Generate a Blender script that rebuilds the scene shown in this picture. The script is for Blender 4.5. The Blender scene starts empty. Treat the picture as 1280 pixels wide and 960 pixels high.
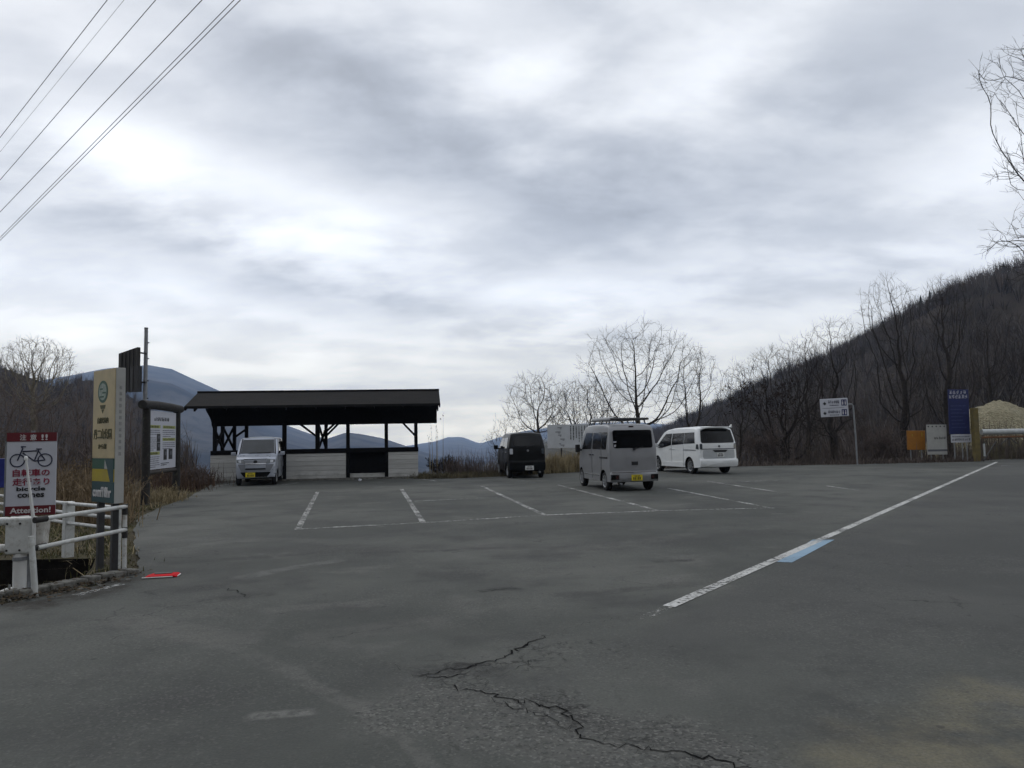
import bpy, bmesh, math, random
import numpy as np
from mathutils import Vector, Matrix

scene = bpy.context.scene
COL = scene.collection
PI = math.pi
R = math.radians

# ------------------------------------------------------------------ camera
FPX = 960.0
PITCH = math.atan(66 / 960)
ROLL = R(1.0)
CAM = Vector((0, 0, 1.6))
_F = Vector((0, math.cos(PITCH), math.sin(PITCH)))
_R0 = Vector((1, 0, 0))
_U0 = Vector((0, -math.sin(PITCH), math.cos(PITCH)))
_R = math.cos(ROLL) * _R0 - math.sin(ROLL) * _U0
_U = math.sin(ROLL) * _R0 + math.cos(ROLL) * _U0
cam_d = bpy.data.cameras.new('camera')
cam_d.sensor_width = 36
cam_d.lens = FPX / 1280 * 36
cam_d.clip_start = 0.05
cam_d.clip_end = 20000
cam = bpy.data.objects.new('camera', cam_d)
COL.objects.link(cam)
M = Matrix((( _R.x, _U.x, -_F.x, 0), (_R.y, _U.y, -_F.y, 0), (_R.z, _U.z, -_F.z, 1.6), (0, 0, 0, 1)))
cam.matrix_world = M
scene.camera = cam


def ray(px, py):
    px, py = float(px), float(py)
    return _F + (px - 640) / FPX * _R + (480 - py) / FPX * _U


def G(px, py, z=0.0):          # survey: ground point seen at a photo pixel
    d = ray(px, py)
    t = (z - 1.6) / d.z
    return Vector((d.x * t, d.y * t, z))


def at(px, py, Y):             # survey: point at forward distance Y
    d = ray(px, py)
    return CAM + d * (float(Y) / d.y)


# ------------------------------------------------------------------ helpers
def tag(o, label=None, cat=None, group=None, kind=None):
    if label: o['label'] = label
    if cat: o['category'] = cat
    if group: o['group'] = group
    if kind: o['kind'] = kind
    return o


def thing(name, label, cat, loc=(0, 0, 0), rotz=0.0, group=None):
    o = bpy.data.objects.new(name, None)
    COL.objects.link(o)
    o.empty_display_size = 0.2
    o.location = loc
    o.rotation_euler = (0, 0, rotz)
    return tag(o, label, cat, group)


def link_mesh(name, me, mat, parent=None, smooth=False):
    if mat is not None:
        for m in (mat if isinstance(mat, (list, tuple)) else [mat]):
            me.materials.append(m)
    o = bpy.data.objects.new(name, me)
    COL.objects.link(o)
    if parent is not None:
        o.parent = parent
    if smooth:
        me.polygons.foreach_set('use_smooth', [True] * len(me.polygons))
        me.set_sharp_from_angle(angle=R(42))
    return o


def from_arrays(name, V, F, mat, parent=None, smooth=False):
    me = bpy.data.meshes.new(name)
    me.from_pydata([tuple(v) for v in V], [], [tuple(f) for f in F])
    me.update()
    return link_mesh(name, me, mat, parent, smooth)


class MB:
    """collects shapes for ONE mesh object"""
    def __init__(self):
        self.v = []; self.f = []; self.mi = []; self.cur = 0

    def _add(self, vs, fs):
        b = len(self.v)
        self.v.extend([tuple(x) for x in vs])
        for f in fs:
            self.f.append(tuple(b + i for i in f)); self.mi.append(self.cur)
        return self

    def box(self, c, s, rz=0.0, ry=0.0, rx=0.0):
        m = Matrix.Rotation(rz, 4, 'Z') @ Matrix.Rotation(ry, 4, 'Y') @ Matrix.Rotation(rx, 4, 'X')
        vs = []
        for x in (-.5, .5):
            for y in (-.5, .5):
                for z in (-.5, .5):
                    vs.append(Vector(c) + m @ Vector((x * s[0], y * s[1], z * s[2])))
        return self._add(vs, [(0, 1, 3, 2), (4, 6, 7, 5), (0, 4, 5, 1), (2, 3, 7, 6), (0, 2, 6, 4), (1, 5, 7, 3)])

    def bar(self, p, q, w, h):
        p, q = Vector(p), Vector(q)
        d = (q - p).normalized()
        up = Vector((0, 0, 1)) if abs(d.z) < .95 else Vector((0, 1, 0))
        a = d.cross(up).normalized() * w / 2
        b = a.normalized().cross(d).normalized() * h / 2
        vs = [p - a - b, p + a - b, p + a + b, p - a + b, q - a - b, q + a - b, q + a + b, q - a + b]
        return self._add(vs, [(0, 3, 2, 1), (4, 5, 6, 7), (0, 1, 5, 4), (1, 2, 6, 5), (2, 3, 7, 6), (3, 0, 4, 7)])

    def tube(self, pts, radii, n=8, cap=True):
        pts = [Vector(p) for p in pts]
        if not isinstance(radii, (list, tuple)): radii = [radii] * len(pts)
        vs = []; fs = []
        for i, p in enumerate(pts):
            t = (pts[min(i + 1, len(pts) - 1)] - pts[max(i - 1, 0)])
            if t.length < 1e-9: t = Vector((0, 0, 1))
            t.normalize()
            ref = Vector((0, 0, 1)) if abs(t.z) < .9 else Vector((0, 1, 0))
            a = t.cross(ref).normalized(); b = a.cross(t)
            for k in range(n):
                an = 2 * PI * k / n
                vs.append(p + (a * math.cos(an) + b * math.sin(an)) * radii[i])
        for i in range(len(pts) - 1):
            for k in range(n):
                k2 = (k + 1) % n
                fs.append((i * n + k, i * n + k2, (i + 1) * n + k2, (i + 1) * n + k))
        if cap:
            fs.append(tuple(range(n))[::-1])
            fs.append(tuple((len(pts) - 1) * n + k for k in range(n)))
        return self._add(vs, fs)

    def lathe(self, prof, c=(0, 0, 0), axis='X', n=24):      # prof: (radius, along)
        vs = []; fs = []
        for r, a in prof:
            for k in range(n):
                an = 2 * PI * k / n
                u, w = r * math.cos(an), r * math.sin(an)
                vs.append(Vector(c) + (Vector((a, u, w)) if axis == 'X' else Vector((u, w, a)) if axis == 'Z' else Vector((u, a, w))))
        for i in range(len(prof) - 1):
            for k in range(n):
                k2 = (k + 1) % n
                fs.append((i * n + k, i * n + k2, (i + 1) * n + k2, (i + 1) * n + k))
        return self._add(vs, fs)

    def quad(self, a, b, c, d):
        return self._add([a, b, c, d], [(0, 1, 2, 3)])

    def poly_prism(self, pts, y0, y1):     # polygon in local x,z extruded along y
        n = len(pts)
        vs = [(x, y0, z) for x, z in pts] + [(x, y1, z) for x, z in pts]
        fs = [tuple(range(n)), tuple(range(2 * n - 1, n - 1, -1))]
        for i in range(n):
            j = (i + 1) % n
            fs.append((i, i + n, j + n, j))
        return self._add(vs, fs)

    def build(self, name, mat, parent=None, smooth=False, bevel=0.0, seg=2):
        me = bpy.data.meshes.new(name)
        me.from_pydata(self.v, [], self.f)
        me.update()
        bm = bmesh.new(); bm.from_mesh(me)
        bmesh.ops.recalc_face_normals(bm, faces=bm.faces)
        bm.to_mesh(me); bm.free()
        o = link_mesh(name, me, mat, parent, smooth)
        if any(self.mi): me.polygons.foreach_set('material_index', self.mi)
        if bevel:
            m = o.modifiers.new('bevel', 'BEVEL'); m.width = bevel; m.segments = seg
            m.limit_method = 'ANGLE'; m.angle_limit = R(40)
        return o


# ------------------------------------------------------------------ materials
class NT:
    def __init__(self, tree):
        self.t = tree; self.n = tree.nodes; self.l = tree.links

    def new(self, t, **kw):
        n = self.n.new(t)
        for k, v in kw.items(): setattr(n, k, v)
        return n

    def put(self, sock, v):
        if isinstance(v, bpy.types.NodeSocket): self.l.new(v, sock)
        else: sock.default_value = v

    def m(self, op, a, b=0.0, c=0.0, clamp=False):
        n = self.new('ShaderNodeMath', operation=op, use_clamp=clamp)
        self.put(n.inputs[0], a); self.put(n.inputs[1], b); self.put(n.inputs[2], c)
        return n.outputs[0]

    def mixc(self, f, a, b, blend='MIX'):
        n = self.new('ShaderNodeMix', data_type='RGBA', blend_type=blend)
        n.clamp_factor = True
        self.put(n.inputs[0], f); self.put(n.inputs[6], a); self.put(n.inputs[7], b)
        return n.outputs[2]

    def noise(self, vec, scale, detail=4, rough=.55, dist=0.0, dims='3D'):
        n = self.new('ShaderNodeTexNoise', noise_dimensions=dims)
        if vec is not None: self.l.new(vec, n.inputs['Vector'])
        n.inputs['Scale'].default_value = scale
        n.inputs['Detail'].default_value = detail
        n.inputs['Roughness'].default_value = rough
        n.inputs['Distortion'].default_value = dist
        return n.outputs['Fac']

    def ramp(self, f, lo, hi, a=0.0, b=1.0):
        n = self.new('ShaderNodeMapRange', interpolation_type='SMOOTHSTEP')
        self.put(n.inputs[0], f)
        n.inputs[1].default_value = lo; n.inputs[2].default_value = hi
        n.inputs[3].default_value = a; n.inputs[4].default_value = b
        return n.outputs[0]

    def bump(self, h, strength, dist):
        n = self.new('ShaderNodeBump')
        n.inputs['Strength'].default_value = strength
        n.inputs['Distance'].default_value = dist
        self.l.new(h, n.inputs['Height'])
        return n.outputs[0]


def new_mat(name):
    m = bpy.data.materials.new(name); m.use_nodes = True
    nt = NT(m.node_tree)
    bs = m.node_tree.nodes['Principled BSDF']
    return m, nt, bs


def c4(c): return (c[0], c[1], c[2], 1.0)


def mat(name, col, rough=.6, var=.15, scale=8.0, metal=0.0, spec=.5, coat=0.0, bump=0.0, dirt=0.0, dirtcol=(.05, .045, .04)):
    m, nt, bs = new_mat(name)
    tc = nt.new('ShaderNodeTexCoord')
    n = nt.noise(tc.outputs['Object'], scale, 5, .6)
    f = nt.ramp(n, .3, .7)
    a = tuple(x * (1 - var) for x in col); b = tuple(min(1, x * (1 + var)) for x in col)
    c = nt.mixc(f, c4(a), c4(b))
    if dirt:
        d = nt.ramp(nt.noise(tc.outputs['Object'], scale * .6 + 3, 8, .72), .62 - dirt * .25, .72)
        c = nt.mixc(nt.m('MULTIPLY', d, min(1, dirt * 1.6)), c, c4(dirtcol))
    nt.l.new(c, bs.inputs['Base Color'])
    rr = nt.ramp(n, .3, .7, max(.02, rough - .06), min(1, rough + .06))
    nt.l.new(rr, bs.inputs['Roughness'])
    bs.inputs['Metallic'].default_value = metal
    bs.inputs['Specular IOR Level'].default_value = spec
    bs.inputs['Coat Weight'].default_value = coat
    bs.inputs['Coat Roughness'].default_value = .06
    if bump:
        nt.l.new(nt.bump(nt.noise(tc.outputs['Object'], scale * 5, 4, .6), .6, bump), bs.inputs['Normal'])
    return m


MT = {}
MT['white_paint'] = mat('white_paint', (.62, .62, .60), .5, .08, 5, dirt=.25, dirtcol=(.25, .22, .18), bump=.001)
MT['white_rail'] = mat('white_rail', (.52, .53, .51), .5, .1, 6, dirt=.5, dirtcol=(.2, .17, .13), bump=.001)
MT['rusty_white'] = mat('rusty_white', (.55, .54, .50), .6, .1, 9, dirt=.75, dirtcol=(.13, .075, .045), bump=.002)
MT['dark_tape'] = mat('dark_tape', (.018, .017, .016), .7, .3, 20)
MT['dark_steel'] = mat('dark_steel', (.03, .03, .032), .5, .25, 12, bump=.001)
MT['louvre'] = mat('louvre_brown', (.032, .030, .028), .7, .2, 6)
MT['grey_steel'] = mat('grey_steel', (.22, .23, .24), .5, .15, 10, metal=.3, dirt=.2)
MT['black_wood'] = mat('black_wood', (.006, .0058, .006), .85, .35, 14, spec=.1, bump=.004)
MT['dark_wood'] = mat('dark_wood', (.03, .025, .021), .8, .35, 14, bump=.005)
MT['log_wood'] = mat('log_wood', (.020, .018, .016), .9, .4, 9, bump=.02, dirt=.35, dirtcol=(.10, .10, .075))
MT['concrete'] = mat('concrete', (.15, .146, .13), .95, .3, 6, bump=.02, dirt=.85, dirtcol=(.035, .031, .024))
MT['earth'] = mat('earth', (.035, .029, .022), 1, .4, 5, bump=.03, spec=.1)
MT['ditch_mud'] = mat('ditch_mud', (.012, .0105, .009), 1, .4, 5, bump=.03, spec=.1)
MT['tyre'] = mat('tyre', (.014, .014, .014), .8, .2, 20, spec=.3)
MT['alloy'] = mat('alloy', (.45, .46, .47), .35, .05, 20, metal=.7)
MT['chrome'] = mat('chrome', (.6, .61, .62), .2, .03, 20, metal=.9)
MT['glass'] = mat('dark_glass', (.003, .0035, .004), .06, .05, 3, spec=.25)
MT['side_glass'] = mat('side_glass', (.008, .009, .011), .06, .05, 3, spec=.5)
MT['wind_glass'] = mat('windscreen_glass', (.022, .028, .033), .08, .25, 2.5, spec=.6)
MT['black_plastic'] = mat('black_plastic', (.012, .012, .013), .55, .15, 14)
MT['underbody'] = mat('underbody', (.006, .006, .006), .9, .2, 10, spec=.1)
MT['silver_blue'] = mat('silver_blue_paint', (.38, .41, .47), .32, .03, 3, metal=.35, coat=.5, dirt=.06, dirtcol=(.2, .2, .2))
MT['grey_paint'] = mat('silver_grey_paint', (.25, .255, .265), .4, .04, 3, metal=.3, coat=.35, dirt=.1, dirtcol=(.18, .18, .18))
MT['car_white'] = mat('car_white_paint', (.74, .76, .76), .35, .03, 3, coat=.5, dirt=.06, dirtcol=(.4, .4, .38))
MT['car_black'] = mat('car_black_paint', (.0035, .004, .0042), .35, .1, 3, coat=.0, spec=.22)
MT['grey_panel'] = mat('grey_panel', (.17, .18, .20), .35, .08, 6)
MT['pale_panel'] = mat('pale_panel', (.42, .44, .45), .35, .06, 6)
MT['red_lens'] = mat('red_lens', (.03, .004, .004), .2, .2, 20, coat=.5)
MT['smoke_lens'] = mat('smoke_lens', (.05, .06, .07), .12, .2, 20, coat=.8)
MT['clear_lens'] = mat('clear_lens', (.45, .47, .5), .15, .1, 20, coat=.8)
MT['plate_yellow'] = mat('plate_yellow', (.62, .50, .02), .5, .05, 30)
MT['plate_white'] = mat('plate_white', (.6, .61, .6), .5, .05, 30)
MT['ink'] = mat('ink', (.012, .013, .014), .6, .1, 30)
MT['ink_grey'] = mat('grey_ink', (.10, .105, .12), .7, .2, 30)
MT['faint_ink'] = mat('faint_ink', (.24, .24, .235), .7, .15, 30)
MT['ink_olive'] = mat('olive_ink', (.065, .062, .02), .7, .25, 30)
MT['sign_red'] = mat('sign_red', (.115, .006, .012), .55, .12, 9)
MT['ink_red'] = mat('ink_red', (.21, .014, .04), .6, .12, 9)
MT['ink_navy'] = mat('ink_navy', (.012, .016, .045), .6, .12, 9)
MT['sign_white'] = mat('sign_white', (.50, .51, .56), .5, .04, 6, dirt=.1, dirtcol=(.3, .3, .3))
MT['ink_white'] = mat('ink_white', (.60, .58, .58), .5, .05, 6)
MT['sign_blue'] = mat('sign_blue', (.012, .02, .16), .5, .15, 6)
MT['sign_blue_dark'] = mat('sign_blue_dark', (.009, .015, .085), .5, .2, 6)
MT['sign_tan'] = mat('sign_tan', (.43, .35, .20), .6, .12, 4, dirt=.12, dirtcol=(.2, .15, .08))
MT['sign_grey'] = mat('sign_grey', (.36, .36, .34), .6, .08, 4, dirt=.15, dirtcol=(.2, .2, .19))
MT['sign_green'] = mat('sign_green', (.018, .075, .045), .6, .12, 6)
MT['sign_teal'] = mat('sign_teal', (.018, .055, .06), .6, .12, 6)
MT['sign_yellow'] = mat('sign_yellow', (.36, .28, .02), .6, .1, 6)
MT['sign_lime'] = mat('sign_lime', (.33, .36, .12), .6, .1, 12)
MT['sign_orange'] = mat('sign_orange', (.30, .12, .008), .6, .15, 5, dirt=.15, dirtcol=(.15, .06, .01))
MT['mustard_paint'] = mat('mustard_paint', (.13, .10, .03), .7, .25, 5, dirt=.4, dirtcol=(.06, .04, .02), bump=.003)
MT['rust_orange'] = mat('rust_orange', (.17, .075, .03), .7, .2, 6)
MT['pale_pipe'] = mat('pale_pipe', (.42, .44, .44), .5, .1, 4, dirt=.2)
MT['red_plastic'] = mat('red_plastic', (.50, .010, .016), .85, .12, 12, spec=.1, dirt=.15, dirtcol=(.2, .03, .02))
MT['board_grey'] = mat('board_grey', (.50, .52, .54), .6, .08, 2, dirt=.12, dirtcol=(.16, .17, .18))
MT['bark_dark'] = mat('bark_dark', (.034, .029, .026), .95, .35, 8, spec=.15)
MT['bark'] = mat('bark', (.042, .036, .032), .95, .35, 8, spec=.15)
MT['bark_pale'] = mat('bark_pale', (.17, .15, .115), .95, .3, 5, spec=.15)  # backlight on the twigs put into the bark colour
MT['thicket'] = mat('thicket_bark', (.115, .092, .083), .95, .35, 1.5, spec=.1)
MT['leaf_brown'] = mat('leaf_brown', (.028, .02, .014), .9, .4, 4, spec=.1)
MT['evergreen'] = mat('evergreen', (.016, .021, .013), .9, .45, 2, spec=.15)
MT['dry_grass'] = mat('dry_grass', (.16, .118, .072), .9, .35, .9, spec=.15)
MT['dry_grass_pale'] = mat('dry_grass_pale', (.27, .22, .13), .9, .3, 1.5, spec=.15)
MT['red_grass'] = mat('red_grass', (.085, .056, .040), .9, .35, .9, spec=.1)
MT['verge_grass'] = mat('verge_grass', (.115, .10, .062), .9, .4, 1.2, spec=.1)
MT['moss'] = mat('moss_grass', (.075, .075, .032), .95, .4, 3, spec=.1)
MT['brush'] = mat('brush', (.098, .080, .069), .95, .4, .7, spec=.1)
MT['far_brush'] = mat('far_brush', (.064, .052, .045), .95, .55, .035, spec=.05)
MT['far_grey'] = mat('far_grey_twigs', (.095, .085, .077), .95, .4, .05, spec=.05)
MT['wire'] = mat('wire_black', (.05, .05, .055), .6, .1, 3)
MT['roof'] = None
MT['tar'] = mat('tar_crack', (.010, .010, .010), 1, .3, 20, spec=.05)


def roof_mat():
    m, nt, bs = new_mat('roof_shingle')
    tc = nt.new('ShaderNodeTexCoord')
    br = nt.new('ShaderNodeTexBrick')
    nt.l.new(tc.outputs['Object'], br.inputs['Vector'])
    br.inputs['Color1'].default_value = (.012, .0112, .011, 1); br.inputs['Color2'].default_value = (.008, .0078, .0078, 1)
    br.inputs['Mortar'].default_value = (.014, .013, .012, 1)
    br.inputs['Scale'].default_value = 1.0; br.inputs['Brick Width'].default_value = .33; br.inputs['Row Height'].default_value = .16
    br.inputs['Mortar Size'].default_value = .01
    n = nt.noise(tc.outputs['Object'], 1.2, 6, .6)
    c = nt.mixc(nt.ramp(n, .45, .75, 0, .5), br.outputs['Color'], (.018, .0165, .0155, 1))
    nt.l.new(c, bs.inputs['Base Color'])
    bs.inputs['Roughness'].default_value = .9
    bs.inputs['Specular IOR Level'].default_value = .15
    nt.l.new(nt.bump(br.outputs['Fac'], .5, -.01), bs.inputs['Normal'])
    return m


MT['roof'] = roof_mat()


def plank_mat():
    m, nt, bs = new_mat('white_planks')
    tc = nt.new('ShaderNodeTexCoord'); sp = nt.new('ShaderNodeSeparateXYZ')
    nt.l.new(tc.outputs['Object'], sp.inputs[0])
    row = nt.m('MULTIPLY', sp.outputs[2], 1 / .19)
    fl = nt.m('FLOOR', row)
    fr = nt.m('FRACT', row)
    wn = nt.new('ShaderNodeTexWhiteNoise', noise_dimensions='1D'); nt.l.new(fl, wn.inputs['W'])
    mp = nt.new('ShaderNodeMapping'); nt.l.new(tc.outputs['Object'], mp.inputs[0]); mp.inputs['Scale'].default_value = (1.2, 4, 14)
    g = nt.noise(mp.outputs[0], 2.0, 6, .6)
    c = nt.mixc(nt.ramp(g, .3, .75), (.56, .56, .54, 1), (.44, .435, .41, 1))
    c = nt.mixc(nt.m('MULTIPLY', wn.outputs['Value'], .35), c, (.24, .24, .225, 1))
    gap = nt.ramp(fr, .0, .07, 1, 0)
    c = nt.mixc(nt.m('MULTIPLY', gap, .85), c, (.05, .05, .048, 1))
    low = nt.m('MULTIPLY', nt.ramp(sp.outputs[2], .05, .5, .6, 0), nt.ramp(nt.noise(tc.outputs['Object'], 2.5, 6, .7), .4, .7))
    c = nt.mixc(low, c, (.13, .125, .10, 1))
    nt.l.new(c, bs.inputs['Base Color']); bs.inputs['Roughness'].default_value = .75
    nt.l.new(nt.bump(gap, .7, -.012), bs.inputs['Normal'])
    return m


MT['planks'] = plank_mat()


def world_xy(nt):
    g = nt.new('ShaderNodeNewGeometry'); sp = nt.new('ShaderNodeSeparateXYZ')
    nt.l.new(g.outputs['Position'], sp.inputs[0])
    return g.outputs['Position'], sp.outputs[0], sp.outputs[1]


def seg_mask(nt, X, Y, p, q, w):
    dx, dy = q[0] - p[0], q[1] - p[1]; L = math.hypot(dx, dy); c, s = dx / L, dy / L
    xx = nt.m('SUBTRACT', X, p[0]); yy = nt.m('SUBTRACT', Y, p[1])
    u = nt.m('ADD', nt.m('MULTIPLY', xx, c / L), nt.m('MULTIPLY', yy, s / L))
    v = nt.m('ADD', nt.m('MULTIPLY', xx, -s), nt.m('MULTIPLY', yy, c))
    v = nt.m('ABSOLUTE', v)
    a = nt.ramp(v, w * .35, w, 1, 0)
    ends = nt.m('MULTIPLY', nt.ramp(u, -.12, .08), nt.ramp(u, .92, 1.12, 1, 0))
    return nt.m('MULTIPLY', a, ends)


def asphalt_mat():
    m, nt, bs = new_mat('asphalt')
    P, X0, Y0 = world_xy(nt)
    wx = nt.m('MULTIPLY', nt.m('SUBTRACT', nt.noise(P, .9, 5, .6), .5), 1.1)
    wy = nt.m('MULTIPLY', nt.m('SUBTRACT', nt.noise(P, 1.1, 5, .6), .5), 1.1)
    X = nt.m('ADD', X0, wx); Y = nt.m('ADD', Y0, wy)
    big = nt.noise(P, .16, 5, .6); mid = nt.noise(P, .75, 6, .65); fine = nt.noise(P, 55, 3, .7)
    c = nt.mixc(nt.ramp(big, .38, .62), (.062, .066, .060, 1), (.107, .110, .099, 1))
    c = nt.mixc(nt.ramp(mid, .47, .68, 0, .8), c, (.052, .053, .051, 1))
    c = nt.mixc(nt.ramp(mid, .45, .30, 0, .7), c, (.130, .128, .118, 1))
    # smooth newer road surface right of the white edge line
    a, b = G(815, 768), G(1245, 578)
    dx, dy = b.x - a.x, b.y - a.y; L = math.hypot(dx, dy)
    side = nt.m('ADD', nt.m('MULTIPLY', nt.m('SUBTRACT', X0, a.x), dy / L), nt.m('MULTIPLY', nt.m('SUBTRACT', Y0, a.y), -dx / L))
    road = nt.m('MULTIPLY', nt.ramp(side, .05, .35), nt.ramp(Y0, 4.5, 7.0))
    c = nt.mixc(nt.m('MULTIPLY', road, .55), c, (.070, .070, .068, 1))
    # worn pale seam, pale scuffs, rubbed tracks (each a mark with its own shape)
    Xn = nt.m('ADD', X0, nt.m('MULTIPLY', wx, .38)); Yn = nt.m('ADD', Y0, nt.m('MULTIPLY', wy, .38))
    def mark(p, q, w, col, amt, c, noise_s=3.0):
        k = seg_mask(nt, Xn, Yn, G(*p), G(*q), w)
        k = nt.m('MULTIPLY', k, nt.ramp(nt.noise(P, noise_s, 6, .7), .3, .62))
        return nt.mixc(nt.m('MULTIPLY', k, amt), c, c4(col))
    # pale seam curving across the near left, coarse worn patch beside the crack
    for p, q, w_, a_ in (((145, 770), (275, 800), .26, .6), ((265, 797), (372, 848), .14, .6), ((365, 845), (445, 884), .10, .75), ((440, 880), (505, 925), .08, .8), ((500, 920), (575, 985), .085, .85)):
        c = mark(p, q, w_, (.140, .138, .126), a_ * .62, c, 7)
    c = mark((470, 868), (1000, 985), .55, (.125, .123, .113), .6, c, 12)
    c = mark((380, 800), (560, 775), .35, (.115, .113, .104), .5, c, 5)
    c = mark((190, 705), (420, 690), .22, (.046, .047, .045), .8, c, 5)
    c = mark((400, 694), (640, 684), .16, (.046, .047, .045), .75, c, 5)
    c = mark((250, 752), (340, 742), .16, (.042, .042, .040), .8, c, 5)
    c = mark((330, 765), (470, 752), .20, (.125, .123, .113), .6, c, 5)
    c = mark((640, 720), (830, 708), .30, (.128, .126, .115), .55, c, 4)
    c = mark((700, 745), (860, 730), .16, (.046, .046, .044), .6, c, 5)
    c = mark((700, 690), (870, 668), .35, (.126, .125, .114), .5, c, 4)
    c = mark((440, 640), (620, 634), .3, (.055, .056, .054), .6, c, 3)
    c = mark((1000, 650), (1130, 600), .5, (.118, .117, .108), .45, c, 3)
    c = mark((305, 899), (385, 889), .085, (.22, .215, .20), .6, c, 14)
    c = mark((150, 775), (300, 800), .32, (.13, .126, .116), .5, c, 5)
    c = mark((300, 722), (420, 700), .18, (.17, .168, .16), .6, c, 4)
    c = mark((180, 672), (420, 676), .35, (.115, .113, .106), .45, c, 2)
    c = mark((230, 740), (310, 725), .25, (.045, .045, .043), .7, c, 4)
    c = mark((250, 690), (640, 682), .5, (.058, .058, .055), .55, c, 2)
    c = mark((620, 690), (960, 668), .8, (.060, .060, .057), .45, c, 1.5)
    c = mark((600, 740), (650, 735), .12, (.022, .022, .021), .8, c, 5)
    c = mark((820, 702), (870, 700), .14, (.022, .022, .021), .7, c, 5)
    c = mark((520, 838), (640, 840), .22, (.035, .035, .034), .75, c, 8)
    c = mark((640, 880), (900, 940), .30, (.050, .050, .048), .5, c, 8)
    # mossy earth washed over the near right corner
    k = seg_mask(nt, X, Y, G(1130, 990), G(1340, 880), .75)
    k = nt.m('MULTIPLY', k, nt.ramp(nt.noise(P, 1.6, 6, .65), .33, .62))
    c = nt.mixc(nt.m('MULTIPLY', k, .85), c, (.165, .150, .105, 1))
    # earth along the left kerb
    k = seg_mask(nt, X, Y, G(0, 765), G(175, 722), .45)
    c = nt.mixc(nt.m('MULTIPLY', k, nt.ramp(nt.noise(P, 4, 6, .7), .35, .6)), c, (.035, .031, .025, 1))
    # crazed cracking: thin broken lines, thickest round the main crack
    vw = nt.new('ShaderNodeVectorMath', operation='ADD'); cw = nt.new('ShaderNodeCombineXYZ')
    nt.l.new(nt.m('MULTIPLY', nt.m('SUBTRACT', nt.noise(P, 5, 5, .7), .5), .28), cw.inputs[0]); nt.l.new(nt.m('MULTIPLY', nt.m('SUBTRACT', nt.noise(P, 6.3, 5, .7), .5), .28), cw.inputs[1])
    nt.l.new(P, vw.inputs[0]); nt.l.new(cw.outputs[0], vw.inputs[1])
    def craze(scale, width, mask, amt, c):
        v = nt.new('ShaderNodeTexVoronoi', feature='DISTANCE_TO_EDGE'); nt.l.new(vw.outputs[0], v.inputs['Vector']); v.inputs['Scale'].default_value = scale
        k = nt.m('MULTIPLY', nt.ramp(v.outputs['Distance'], 0.0, width, 1, 0), mask)
        return nt.mixc(nt.m('MULTIPLY', k, amt), c, (.022, .022, .021, 1))
    gaps = nt.ramp(nt.noise(P, 1.7, 4, .65), .47, .6)
    m1 = nt.m('MAXIMUM', seg_mask(nt, X, Y, G(520, 850), G(760, 800), .55), seg_mask(nt, X, Y, G(560, 855), G(1000, 975), .42))
    c = craze(4.6, .075, nt.m('MULTIPLY', m1, gaps), .95, c)
    c = craze(11.0, .10, nt.m('MULTIPLY', m1, nt.ramp(nt.noise(P, 2.6, 4, .65), .5, .6)), .8, c)
    m2 = nt.ramp(nt.noise(P, .33, 4, .6), .52, .62)
    c = craze(1.5, .022, nt.m('MULTIPLY', m2, gaps), .85, c)
    # aggregate
    vor = nt.new('ShaderNodeTexVoronoi'); nt.l.new(P, vor.inputs['Vector']); vor.inputs['Scale'].default_value = 62
    sp = nt.new('ShaderNodeSeparateColor'); nt.l.new(vor.outputs['Color'], sp.inputs[0])
    worn = nt.m('MAXIMUM', nt.ramp(nt.noise(P, .5, 5, .6), .38, .62, .08, .5), seg_mask(nt, X, Y, G(480, 870), G(960, 970), .7))
    st = nt.m('MULTIPLY', nt.ramp(sp.outputs[0], .72, .98), worn)
    c = nt.mixc(nt.m('MULTIPLY', st, .55), c, (.20, .195, .18, 1))
    dk = nt.m('MULTIPLY', nt.ramp(sp.outputs[1], .70, .95), worn)
    c = nt.mixc(nt.m('MULTIPLY', dk, .6), c, (.030, .030, .029, 1))
    c = nt.mixc(nt.ramp(fine, .35, .7, 0, .35), c, (.045, .045, .043, 1))
    spots = nt.ramp(nt.noise(P, 9, 2, .5), .70, .76)
    c = nt.mixc(nt.m('MULTIPLY', spots, .55), c, (.035, .035, .034, 1))
    nt.l.new(c, bs.inputs['Base Color'])
    bs.inputs['Roughness'].default_value = .92
    bs.inputs['Specular IOR Level'].default_value = .22
    h = nt.m('ADD', nt.m('MULTIPLY', vor.outputs['Distance'], .6), nt.m('MULTIPLY', fine, .6))
    nt.l.new(nt.bump(h, .55, .006), bs.inputs['Normal'])
    return m


def marking_mat(name, col, wear, fade=0.0):
    m, nt, bs = new_mat(name)
    P, X, Y = world_xy(nt)
    n = nt.noise(P, 16, 8, .78); n2 = nt.noise(P, 1.1, 4, .6)
    v = nt.m('ADD', nt.m('MULTIPLY', n, .74), nt.m('MULTIPLY', n2, .26))
    k = nt.ramp(v, wear - .05, wear + .05)
    c = nt.mixc(nt.ramp(n2, .3, .7), c4(col), c4(tuple(x * .82 for x in col)))
    tr = nt.new('ShaderNodeBsdfTransparent')
    mx = nt.new('ShaderNodeMixShader')
    if fade: k = nt.m('ADD', nt.m('MULTIPLY', k, 1 - fade), fade)
    nt.l.new(k, mx.inputs[0]); nt.l.new(bs.outputs[0], mx.inputs[1]); nt.l.new(tr.outputs[0], mx.inputs[2])
    nt.l.new(mx.outputs[0], nt.n['Material Output'].inputs['Surface'])
    nt.l.new(c, bs.inputs['Base Color']); bs.inputs['Roughness'].default_value = .8
    bs.inputs['Specular IOR Level'].default_value = .2
    return m


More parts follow.
